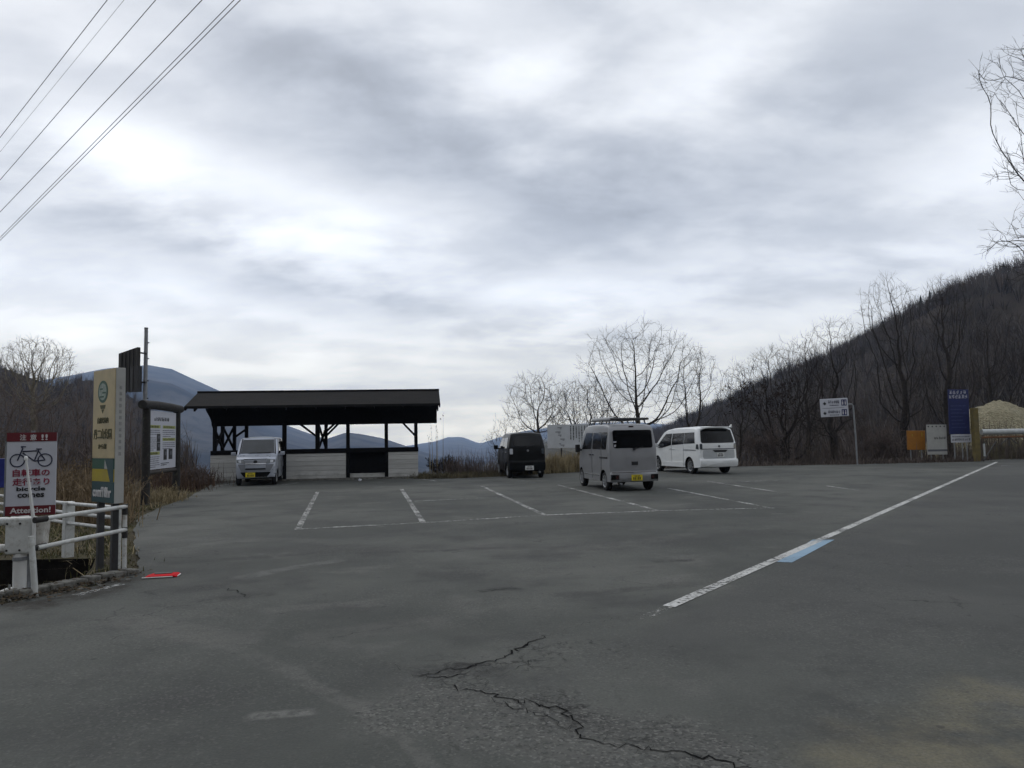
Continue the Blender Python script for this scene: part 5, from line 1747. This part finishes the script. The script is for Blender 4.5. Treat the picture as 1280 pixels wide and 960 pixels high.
GB = at(24, 668, 8.62)
gr = thing('guard_rail', 'end of a white steel box guard rail on a stout post', 'guard rail', (GB.x, GB.y, 0), R(10))
k = MB(); k.box((.02, 0, .605), (.27, .16, .40)); k.build('end_box', MT['white_rail'], gr, bevel=.02)
k = MB(); k.box((-1.1, -.01, .765), (2.0, .12, .085)); k.build('beam', MT['white_rail'], gr, bevel=.03, seg=3)
k = MB(); k.box((-1.1, -.01, .47), (2.0, .12, .085)); k.build('beam', MT['white_rail'], gr, bevel=.03, seg=3)
k = MB()
for x in (-.07, .06):
    for z in (.45, .74): k.lathe([(.001, -.088), (.011, -.088), (.013, -.078)], (x - .02, 0, z), 'Y', 8)
k.build('bolts', MT['dark_steel'], gr)
k = MB(); k.box((.215, .02, .63), (.13, .17, .30), ry=R(4)); k.build('rusty_bracket', MT['rusty_white'], gr, bevel=.03)
k = MB(); k.tube([(.02, 0, -.02), (.02, 0, .41)], .072, 16); k.build('post', MT['white_paint'], gr, smooth=True)
k = MB(); k.tube([(.02, 0, .33), (.02, 0, .37)], .078, 16); k.build('collar', MT['grey_steel'], gr, smooth=True)
k = MB(); k.box((.11, .02, .19), (.09, .05, .44)); k.build('stiffener', MT['grey_steel'], gr)
k = MB(); k.box((.05, 0, .012), (.40, .26, .016)); k.build('base_plate', MT['white_paint'], gr, bevel=.004)
k = MB(); k.tube([(.13, -.08, .02), (.14, -.08, .10)], .012, 6); k.tube([(-.05, -.08, .02), (-.05, -.08, .08)], .012, 6); k.build('anchor_bolts', MT['grey_steel'], gr)
MPb = at(42.5, 655, 8.55); MPt = at(32.5, 573, 8.55)
mp = thing('marker_pole', 'thin leaning white marker rod in front of the bicycle sign', 'marker pole', (MPb.x, MPb.y, 0))
k = MB(); dd = MPt - MPb
k.tube([(0.0, .01, .3), (0, 0, MPb.z), (dd.x, dd.y, MPt.z)], [.022, .019, .011], 10); k.build('rod', MT['white_paint'], mp, smooth=True)
k = MB(); k.lathe([(.001, -.03), (.018, -.02), (.022, 0), (.016, .02), (.001, .03)], (dd.x, dd.y, MPt.z), 'Z', 12); k.build('tip', MT['white_paint'], mp, smooth=True)

# concrete ditch edge
k = MB()
KP = [(-6.3, 7.98), (-5.6, 8.12), (-5.22, 8.42), (-4.98, 9.0), (-4.70, 9.62)]
rr = random.Random(8)
for a, b_ in zip(KP, KP[1:]):
    a, b_ = Vector((*a, .0)), Vector((*b_, .0)); n = 4
    for i in range(n):
        p = a.lerp(b_, i / n); q = a.lerp(b_, (i + .97) / n)
        k.bar(p + Vector((0, 0, rr.uniform(.0, .025))), q + Vector((0, 0, rr.uniform(.0, .025))), .17 + rr.uniform(-.02, .02), .11)
o = k.build('ditch_kerb', MT['concrete'], bevel=.015); tag(o, 'broken concrete edge of the ditch', kind='structure')
rs = random.Random(12)
for i in range(34):
    t = rs.random(); s = rs.randrange(len(KP) - 1)
    p = Vector(KP[s]).lerp(Vector(KP[s + 1]), t) + Vector((rs.uniform(-.15, .42), rs.uniform(-.35, .2)))
    if i == 0:
        bm = bmesh.new(); bmesh.ops.create_icosphere(bm, subdivisions=2, radius=.03)
        for v in bm.verts: v.co = v.co * rs.uniform(.75, 1.25)
        for v in bm.verts: v.co.z *= .6
        me = bpy.data.meshes.new('stone'); bm.to_mesh(me); bm.free(); stone_me = me; me.materials.append(MT['concrete'])
    o = bpy.data.objects.new('stone', stone_me); COL.objects.link(o)
    o.location = (p.x, p.y, .006); s_ = rs.uniform(.35, 1.25); o.scale = (s_, s_ * rs.uniform(.7, 1.1), s_); o.rotation_euler = (0, 0, rs.uniform(0, 6))
    tag(o, 'small grey stone lying along the ditch edge', 'stone', 'loose stones by the ditch')

r2 = random.Random(44)
LV = []; LF = []
for i in range(900):
    t = r2.random(); s_i = r2.randrange(len(KP) - 1)
    p = Vector(KP[s_i]).lerp(Vector(KP[s_i + 1]), t)
    x, y = p.x + r2.gauss(-.02, .22), p.y + r2.gauss(-.12, .2)
    if in_poly(x, y, DITCH): continue
    if x > -4.5: continue
    a = r2.uniform(0, 6.3); l = r2.uniform(.015, .04); w_ = l * .5; z = r2.uniform(.006, .03) + (.05 if abs(y - p.y) < .06 and abs(x - p.x) < .06 else 0)
    c_, s_ = math.cos(a), math.sin(a); b0 = len(LV)
    LV += [(x - c_ * l, y - s_ * l, z), (x - s_ * w_, y + c_ * w_, z + r2.uniform(-.004, .02)), (x + c_ * l, y + s_ * l, z + r2.uniform(0, .015)), (x + s_ * w_, y - c_ * w_, z)]
    LF.append((b0, b0 + 1, b0 + 2, b0 + 3))
tag(from_arrays('leaf_litter', LV, LF, mat('leaf_litter', (.07, .052, .035), .95, .5, 9, spec=.1)), 'dead leaves gathered along the ditch edge', kind='stuff')

# red panel on the ground
P = G(203, 720.5)
rp = thing('red_panel', 'flat red plastic panel with white edging lying on the asphalt', 'panel', (P.x, P.y, 0), R(12))
k = MB(); k.poly_prism([(-.19, .006), (.19, .006), (.15, .026), (-.12, .026)], -.12, .12); k.build('panel', MT['red_plastic'], rp, bevel=.006)
k = MB(); k.box((-.03, -.126, .012), (.34, .012, .012)); k.box((.192, -.02, .012), (.012, .16, .012)); k.build('white_edge', MT['white_paint'], rp, bevel=.004)
k = MB(); k.box((-.0, .055, .029), (.20, .07, .012)); k.build('clip', MT['ink'], rp, bevel=.006)

# ------------------------------------------------------------------ white notice board behind the black car
P = at(711.5, 545, 34.6)
wn = thing('sign_board', 'wide pale sign board with vertical lettering behind the black car', 'sign', (P.x, P.y, 0), R(-3))
k = MB(); k.box((0, 0, 1.585), (1.95, .03, 1.06)); k.build('panel', MT['board_grey'], wn, bevel=.006)
for x in (-.36, .66):
    k = MB(); k.box((x, .05, .95), (.07, .06, 2.0)); k.build('post', MT['dark_steel'], wn)
rr = random.Random(4); k = MB()
for i in range(7):
    x = .82 - i * .125; z = 2.04; zl = rr.uniform(1.22, 1.55)
    while z > zl:
        h_ = rr.uniform(.035, .07); k.box((x, -.0175, z - h_ / 2), (rr.uniform(.03, .055), .004, h_)); z -= h_ + rr.uniform(.012, .03)
k.build('vertical_lettering', MT['ink'], wn)
k = MB()
for x, z, w in ((-.42, 1.97, .2), (-.5, 1.78, .24), (-.42, 1.64, .16), (-.3, 1.46, .2), (-.42, 1.25, .08), (-.3, 1.19, .16)):
    k.box((x, -.0175, z), (w, .004, .03)); k.box((x + w * .2, -.0175, z - .05), (w * .4, .004, .025))
k.build('map_marks', MT['ink_grey'], wn)

# ------------------------------------------------------------------ signs at the right
P = G(1072, 581)
dp = thing('direction_sign', 'white two-line direction sign with blue pictograms on a bent pole', 'sign', (P.x, P.y, 0))
dX = lambda px: at(px, 540, P.y).x - P.x
k = MB(); k.tube([(0, 0, -.3), (-.03, 0, 1.4), (-.08, 0, 2.80), (-.14, 0, 2.86), (-.32, 0, 2.86)], .038, 10); k.build('pole', MT['grey_steel'], dp, smooth=True)
sp_ = bpy.data.objects.new('panel_root', None)
bpy.data.objects.remove(sp_)
x0, x1 = dX(1026.5), dX(1061.5); cx = (x0 + x1) / 2; w = x1 - x0
k = MB(); k.box((cx, -.02, 2.715), (w, .03, .86), ry=R(-2.2)); pan = k.build('panel', MT['sign_white'], dp, bevel=.02)
tl = math.tan(R(2.2))
def dz(x): return (x - cx) * tl
k = MB(); k.box((cx - .05, -.037, 2.70 + dz(cx - .05)), (w * .78, .004, .018), ry=R(-2.2)); k.build('divider', MT['ink_grey'], pan)
for zc_ in (2.93, 2.47):
    for x in (x1 - .27, x1 - .12): pass
    k = MB(); xx = x1 - .20; k.box((xx, -.037, zc_ + dz(xx)), (.25, .004, .29)); o = k.build('pictogram', MT['sign_blue_dark'], pan)
    k = MB()
    for sx in (-.06, .06): k.box((xx + sx, -.041, zc_ + dz(xx) - .03), (.05, .004, .14)); k.lathe([(.001, -.042), (.024, -.042), (.024, -.039)], (xx + sx, 0, zc_ + dz(xx) + .075), 'Y', 10)
    k.build('pictogram_figures', MT['ink_white'], o)
    k = MB(); xa = x0 + .19; za = zc_ + dz(xa)
    k.poly_prism([(xa - .07, za - .01), (xa + .03, za + .09), (xa + .03, za + .03), (xa + .08, za + .03), (xa + .08, za - .05), (xa + .03, za - .05), (xa + .03, za - .1)], -.040, -.036); k.build('arrow', MT['ink'], pan)
    k = MB(); glyphs(k, x0 + .36, x1 - .40, zc_ - .02 + dz(cx), zc_ + .12 + dz(cx), 6, -.038, int(zc_ * 100), .16); glyphs(k, x0 + .42, x1 - .45, zc_ - .13 + dz(cx), zc_ - .08 + dz(cx), 12, -.038, int(zc_ * 70), .2); k.build('sign_text', MT['ink_navy'], pan)

def flat_sign(name, label, px0, px1, py0, py1, Y, m, tilt=0.0, legs=((-.3,), (.3,)), legm='grey_steel', rz=0.0):
    a, b_ = at(px0, py0, Y), at(px1, py1, Y)
    t = thing(name, label, 'sign', ((a.x + b_.x) / 2, Y, 0), R(rz))
    w, zc_, h_ = b_.x - a.x, (a.z + b_.z) / 2, a.z - b_.z
    k = MB(); k.box((0, 0, zc_), (w, .03, h_), ry=R(tilt)); pn = k.build('panel', MT[m], t, bevel=.008)
    for x in legs:
        k = MB(); k.tube([(x[0] * w, .045, -.2), (x[0] * w, .045, zc_ + h_ * .4)], .03, 8); k.build('post', MT[legm], t, smooth=True)
    return t, w, zc_, h_
t, w, zc_, h_ = flat_sign('orange_sign', 'small weathered orange panel at the roadside by the trees', 1133, 1157, 538.5, 562, 39.0, 'sign_orange', 1.0)
k = MB(); k.box((w * .33, -.018, zc_ + h_ * .28), (.03, .004, .22)); k.box((-w * .2, -.018, zc_ + h_ * .26), (.03, .004, .12)); k.build('worn_marks', MT['sign_yellow'], t)
t, w, zc_, h_ = flat_sign('white_board', 'white board with small black lettering left of the blue sign', 1157.5, 1184.5, 531, 568, 38.6, 'sign_grey', .8)
k = MB(); glyphs(k, -w * .15, w * .44, zc_ + .02, zc_ + .13, 5, -.018, 61, .17); k.build('sign_text', MT['ink'], t)
k = MB(); k.box((0, -.018, zc_ - h_ * .36), (w * .98, .004, .1)); k.build('grey_strip', MT['ink_grey'], t)
k = MB()
for i in range(5): k.box((-w * .4 + w * .2 * i, -.018, zc_ + h_ * .44), (.06, .01, .07))
k.build('clips', MT['dark_steel'], t)
t, w, zc_, h_ = flat_sign('blue_notice_sign', 'tall dark blue sign with white heading beside the gate', 1184, 1213, 487, 542.5, 38.4, 'sign_blue_dark', 1.0, legs=((-.28,), (.1,), (.32,)))
k = MB(); glyphs(k, -w * .43, w * .40, zc_ + h_ * .40, zc_ + h_ * .47, 5, -.018, 71, .15); glyphs(k, -w * .45, w * .44, zc_ + h_ * .30, zc_ + h_ * .38, 6, -.018, 72, .15); k.build('heading', MT['sign_white'], t)
k = MB()
for i in range(7): glyphs(k, -w * .4, w * (.1 + .28 * random.Random(i).random()), zc_ + h_ * (.12 - .08 * i), zc_ + h_ * (.145 - .08 * i), 11, -.018, 80 + i, .2)
k.build('lettering', mat('faded_blue_text', (.05, .07, .19), .6, .2, 9), t)
zw = zc_ - h_ / 2 - .21
k = MB(); k.box((.05, .002, zw), (w * 1.0, .028, .40)); lo = k.build('lower_panel', MT['sign_white'], t, bevel=.005)
k = MB(); glyphs(k, -w * .42, w * .48, zw - .11, zw - .0, 9, -.014, 91, .17); glyphs(k, -w * .4, w * .45, zw + .06, zw + .12, 14, -.014, 92, .2); k.build('lettering', MT['ink'], lo)

# barrier gate
GP = at(1220.3, 560, 38.0)
bg = thing('barrier_gate', 'rusty barrier gate with mustard post and pale pipe across a side track', 'gate', (GP.x, GP.y, 0), R(3))
k = MB(); k.box((0, 0, 1.25), (.27, .27, 2.76)); k.build('gate_post', MT['mustard_paint'], bg, bevel=.02)
k = MB(); k.box((6.4, 0, 1.0), (.27, .27, 2.2)); k.build('gate_post', MT['mustard_paint'], bg, bevel=.02)
k = MB(); k.tube([(.30, -.02, 1.43), (6.3, -.02, 1.43)], .14, 14); k.build('pale_pipe', MT['pale_pipe'], bg, smooth=True)
k = MB(); k.tube([(.30, -.02, 1.16), (6.3, -.02, 1.22)], .05, 10); k.build('orange_pipe', MT['rust_orange'], bg, smooth=True)
k = MB()
for x in (1.7, 4.4):
    k.tube([(x, 0, 1.18), (x, 0, .72)], .025, 6); k.tube([(x, 0, 1.15), (x - .42, 0, .82)], .02, 6); k.tube([(x, 0, 1.15), (x + .42, 0, .82)], .02, 6)
k.build('stays', MT['dark_steel'], bg)
k = MB(); k.tube([(.35, 0, .05), (1.1, .1, .95)], .025, 6); k.tube([(.42, 0, .95), (.36, 0, .35)], .03, 6); k.build('hinge_stay', MT['dark_steel'], bg)
k = MB(); k.box((.36, -.06, .55), (.08, .05, .62)); k.build('reflector_strip', MT['pale_pipe'], bg)

# gravel heap beyond the gate
def heap(name, label, cat, c, rx, ry, H, m, seed, skew=0.0):
    n = 40; V = []; F = []
    rs = np.random.RandomState(seed)
    gx = vnoise(seed, n + 1); gy = vnoise(seed + 1, n + 1)
    for j in range(n + 1):
        for i in range(n + 1):
            u, v = -1 + 2 * i / n, -1 + 2 * j / n
            r = min(1, math.hypot(u, v))
            z = H * max(0, math.cos(r * PI / 2)) ** .8 * (1 + .08 * gx[i] + .06 * gy[j]) * (1 - skew * u)
            z += (rs.normal(0, .03) + .22 * H / 3 * math.sin(u * 7.3 + gx[j] * 2) * math.cos(v * 6.1 + gy[i] * 2)) * (1 - r) ** .5
            V.append((u * rx, v * ry, z - .08))
    for j in range(n):
        for i in range(n): F.append((j * (n + 1) + i, j * (n + 1) + i + 1, (j + 1) * (n + 1) + i + 1, (j + 1) * (n + 1) + i))
    o = from_arrays(name, V, F, m, smooth=True)
    o.location = c
    return tag(o, label, cat)
def gravel():
    m, nt, bs = new_mat('pale_gravel')
    tc = nt.new('ShaderNodeTexCoord')
    vo = nt.new('ShaderNodeTexVoronoi'); nt.l.new(tc.outputs['Object'], vo.inputs['Vector']); vo.inputs['Scale'].default_value = 11
    sp = nt.new('ShaderNodeSeparateColor'); nt.l.new(vo.outputs['Color'], sp.inputs[0])
    c = nt.mixc(sp.outputs[0], (.19, .165, .10, 1), (.33, .30, .20, 1))
    c = nt.mixc(nt.ramp(nt.noise(tc.outputs['Object'], 1.2, 6, .7), .5, .7, 0, .8), c, (.14, .125, .07, 1))
    nt.l.new(c, bs.inputs['Base Color']); bs.inputs['Roughness'].default_value = 1
    nt.l.new(nt.bump(vo.outputs['Distance'], .9, .12), bs.inputs['Normal'])
    return m
MT['gravel'] = gravel()
P = at(1243, 560, 46); heap('gravel_heap', 'pale gravel heap behind the barrier gate', 'gravel heap', (P.x + .9, 47, -.2), 4.6, 4.5, 3.3, MT['gravel'], 5, .12)
P = at(1262, 560, 41); heap('earth_bank', 'low brown earth bank under the barrier gate', 'earth bank', (P.x + 1.5, 41.6, -.1), 4.4, 1.6, 1.15, MT['ground'], 6)

# ------------------------------------------------------------------ overhead wires
Dw = ray(-440, 735).normalized()
for (px, zh, rad, lab) in ((134, 9.6, .009, 'leftmost thick overhead wire'), (155, 10.6, .005, 'faint thin overhead wire beside the leftmost one'), (194.5, 9.2, .009, 'overhead wire in the middle of the gap between the wires'),
                           (252.5, 8.6, .009, 'lone overhead wire above the close pair'), (292.5, 8.3, .008, 'upper wire of the close pair of overhead wires'), (300.5, 8.0, .008, 'lower wire of the close pair of overhead wires')):
    r_ = ray(px, 0); p0 = CAM + r_ * ((zh - 1.6) / r_.z)
    tgt = {134: 172, 155: 190, 194.5: 225, 252.5: 265, 292.5: 297, 300.5: 300.5}[px]
    r1 = ray(0, tgt)
    # the wire runs towards its pole down the valley: nearest approach of the two sight lines along Dw
    nrm = r1.cross(Vector((0, 0, 1)))
    best = min((abs(((p0 + Dw * (s * .05)) - CAM).normalized().dot(r1.normalized()) - 1), s * .05) for s in range(40, 1200))
    s1 = best[1]
    p1 = CAM + r1.normalized() * ((p0 + Dw * s1) - CAM).dot(r1.normalized())
    d = (p1 - p0)
    pts = []
    for i in range(41):
        t = -1.6 + 5.0 * i / 40
        pts.append(p0 + d * t + Vector((0, 0, .012 * d.length * (t * t - t) * .25)))
    k = MB(); k.tube(pts, rad * .8, 6)
    o = k.build('overhead_wire', MT['wire'], smooth=True)
    tag(o, lab, 'wire', 'overhead wires crossing the sky')

# ------------------------------------------------------------------ sky, sun, air
SUN_EL, SUN_AZ = R(38), R(-38)        # azimuth from +Y towards +X
world = bpy.data.worlds.new('World'); scene.world = world; world.use_nodes = True
nt = NT(world.node_tree)
bgn = nt.n['Background']
tc = nt.new('ShaderNodeTexCoord'); sp = nt.new('ShaderNodeSeparateXYZ'); nt.l.new(tc.outputs['Generated'], sp.inputs[0])
X, Y, Z = sp.outputs
sky = nt.new('ShaderNodeTexSky', sky_type='NISHITA'); sky.sun_disc = False; sky.sun_elevation = SUN_EL; sky.sun_rotation = SUN_AZ
az = nt.m('ARCTAN2', X, Y); el = nt.m('ARCSINE', Z)
# cloud layer: direction projected on a flat ceiling
zc = nt.m('ADD', nt.m('MAXIMUM', Z, 0.0), .26)
pxn = nt.m('DIVIDE', X, zc); pyn = nt.m('DIVIDE', Y, zc)
cv = nt.new('ShaderNodeCombineXYZ'); nt.l.new(pxn, cv.inputs[0]); nt.l.new(pyn, cv.inputs[1])
mp = nt.new('ShaderNodeMapping'); nt.l.new(cv.outputs[0], mp.inputs[0]); mp.inputs['Rotation'].default_value = (0, 0, R(14)); mp.inputs['Scale'].default_value = (.8, 1.7, 1)
n1 = nt.noise(mp.outputs[0], .8, 6, .50, .2)
mp2 = nt.new('ShaderNodeMapping'); nt.l.new(cv.outputs[0], mp2.inputs[0]); mp2.inputs['Rotation'].default_value = (0, 0, R(-12)); mp2.inputs['Scale'].default_value = (.9, 1.25, 1)
n2 = nt.noise(mp2.outputs[0], 2.7, 6, .55, .15)
n4 = nt.noise(mp2.outputs[0], 6.5, 5, .55, 0)
n3 = nt.noise(mp.outputs[0], .33, 3, .5, .2)
wa = nt.m('MULTIPLY', nt.m('SUBTRACT', nt.noise(mp.outputs[0], 1.1, 4, .5), .5), .26)
we = nt.m('MULTIPLY', nt.m('SUBTRACT', n2, .5), .10)
azw = nt.m('ADD', az, wa); elw = nt.m('ADD', el, we)
def sky_dir(px, py):
    r_ = ray(px, py).normalized(); return math.atan2(r_.x, r_.y), math.asin(r_.z)
blobs = [  # px, py, half width, half height, slope(deg, down to the right +), amount : bright and dark banks of cloud
    (60, 70, 150, 60, 0, .10), (200, 185, 90, 26, 8, .30), (330, 245, 170, 34, 12, .24), (545, 22, 85, 36, 10, .26), (655, 92, 60, 42, 0, .28),
    (400, 262, 110, 22, 8, .20), (40, 345, 120, 28, 5, .14), (450, 335, 150, 24, 16, .12), (640, 378, 70, 16, -15, .24), (850, 345, 120, 22, -6, .18),
    (700, 372, 90, 14, -10, .14), (1240, 190, 90, 50, -20, .20), (930, 45, 110, 40, -20, .12), (330, 440, 420, 42, 2, .16), (800, 140, 80, 24, -20, .10),
    (1090, 250, 140, 24, -6, .08), (580, 520, 120, 36, 0, .12), (640, 275, 60, 20, 10, .10),
    (400, 95, 190, 52, 22, -.17), (600, 215, 190, 46, 22, -.12), (1050, 130, 170, 50, -16, -.13), (900, 235, 240, 44, -4, -.14), (200, 300, 260, 22, 10, -.13),
    (470, 385, 220, 20, 18, -.15), (980, 300, 260, 24, -3, -.10), (720, 60, 70, 60, 40, -.08), (700, 435, 130, 12, 0, -.12), (1050, 350, 200, 22, 4, -.07), (90, 10, 120, 26, -20, -.08), (730, 215, 130, 60, 0, -.08)]
acc = None
for (px, py, hwid, hh, sl, amt) in blobs:
    a0, e0 = sky_dir(px, py)
    sa_, se_ = hwid / 960 * .98, hh / 960 * .98
    c_, s_ = math.cos(R(-sl)), math.sin(R(-sl))
    da = nt.m('SUBTRACT', azw, a0); de = nt.m('SUBTRACT', elw, e0)
    u = nt.m('MULTIPLY', nt.m('ADD', nt.m('MULTIPLY', da, c_), nt.m('MULTIPLY', de, s_)), 1 / sa_)
    v = nt.m('MULTIPLY', nt.m('ADD', nt.m('MULTIPLY', da, -s_), nt.m('MULTIPLY', de, c_)), 1 / se_)
    r2_ = nt.m('ADD', nt.m('MULTIPLY', u, u), nt.m('MULTIPLY', v, v))
    g_ = nt.m('MULTIPLY', nt.m('EXPONENT', nt.m('MULTIPLY', r2_, -.6)), amt * (.78 if amt > 0 else 1.08))
    acc = g_ if acc is None else nt.m('ADD', acc, g_)
lum = nt.m('MULTIPLY', nt.m('SUBTRACT', nt.ramp(n1, .30, .70), .5), .17)
lum = nt.m('ADD', lum, nt.m('MULTIPLY', nt.m('SUBTRACT', nt.ramp(n2, .36, .64), .5), .24))
lum = nt.m('ADD', lum, nt.m('MULTIPLY', nt.m('SUBTRACT', n4, .5), .24))
lum = nt.m('ADD', lum, nt.m('MULTIPLY', nt.m('SUBTRACT', n3, .5), .12))
lum = nt.m('ADD', nt.m('ADD', lum, acc), .855)
lum = nt.m('MAXIMUM', lum, .46)
# thinner, brighter cloud towards the horizon
lum = nt.m('MULTIPLY', lum, nt.m('ADD', 1.0, nt.m('MULTIPLY', nt.m('EXPONENT', nt.m('MULTIPLY', nt.m('MAXIMUM', el, 0.0), -9.0)), 1.2)))
tone = nt.ramp(lum, .5, 1.05)
ctint = nt.mixc(tone, (.94, .995, 1.09, 1), (.975, 1.0, 1.035, 1))
lowb = nt.ramp(el, .02, .2, 1, 0)
ctint = nt.mixc(nt.m('MULTIPLY', lowb, .95), ctint, (1.13, 1.04, .80, 1))
cc = nt.new('ShaderNodeVectorMath', operation='SCALE'); nt.l.new(ctint, cc.inputs[0]); nt.l.new(nt.m('MULTIPLY', lum, 10.0), cc.inputs['Scale'])
fin = nt.mixc(.93, sky.outputs[0], cc.outputs[0])
nt.l.new(fin, bgn.inputs['Color']); bgn.inputs['Strength'].default_value = .1

sd = bpy.data.lights.new('sun', 'SUN'); sd.energy = .6; sd.angle = R(25); sd.color = (1, .96, .9)
so = bpy.data.objects.new('sun', sd); COL.objects.link(so)
to_sun = Vector((math.sin(SUN_AZ) * math.cos(SUN_EL), math.cos(SUN_AZ) * math.cos(SUN_EL), math.sin(SUN_EL)))
so.rotation_euler = to_sun.to_track_quat('Z', 'Y').to_euler()

hz = MB(); hz.box((0, 3300, 180), (13000, 7400, 2 * 262 + 60))
ho = hz.build('haze', None)
ho.location = (0, 0, 0)
hm = bpy.data.materials.new('haze'); hm.use_nodes = True
ht = hm.node_tree; ht.nodes.remove(ht.nodes['Principled BSDF'])
pv = ht.nodes.new('ShaderNodeVolumePrincipled'); ht.links.new(pv.outputs[0], ht.nodes['Material Output'].inputs['Volume'])
pv.inputs['Color'].default_value = (.54, .70, 1.0, 1); pv.inputs['Density'].default_value = 1.75e-4; pv.inputs['Density Attribute'].default_value = ''
pv.inputs['Anisotropy'].default_value = .2
ho.data.materials.append(hm)
tag(ho, 'thin blue air over the valley', kind='stuff')

scene.view_settings.view_transform = 'Standard'
scene.view_settings.look = 'None'
scene.view_settings.exposure = 0
scene.view_settings.gamma = 1
scene.view_settings.use_curve_mapping = False
scene.cycles.max_bounces = 6
scene.cycles.diffuse_bounces = 3
scene.cycles.glossy_bounces = 3
scene.cycles.transparent_max_bounces = 12
scene.cycles.volume_bounces = 2
scene.cycles.use_denoising = True
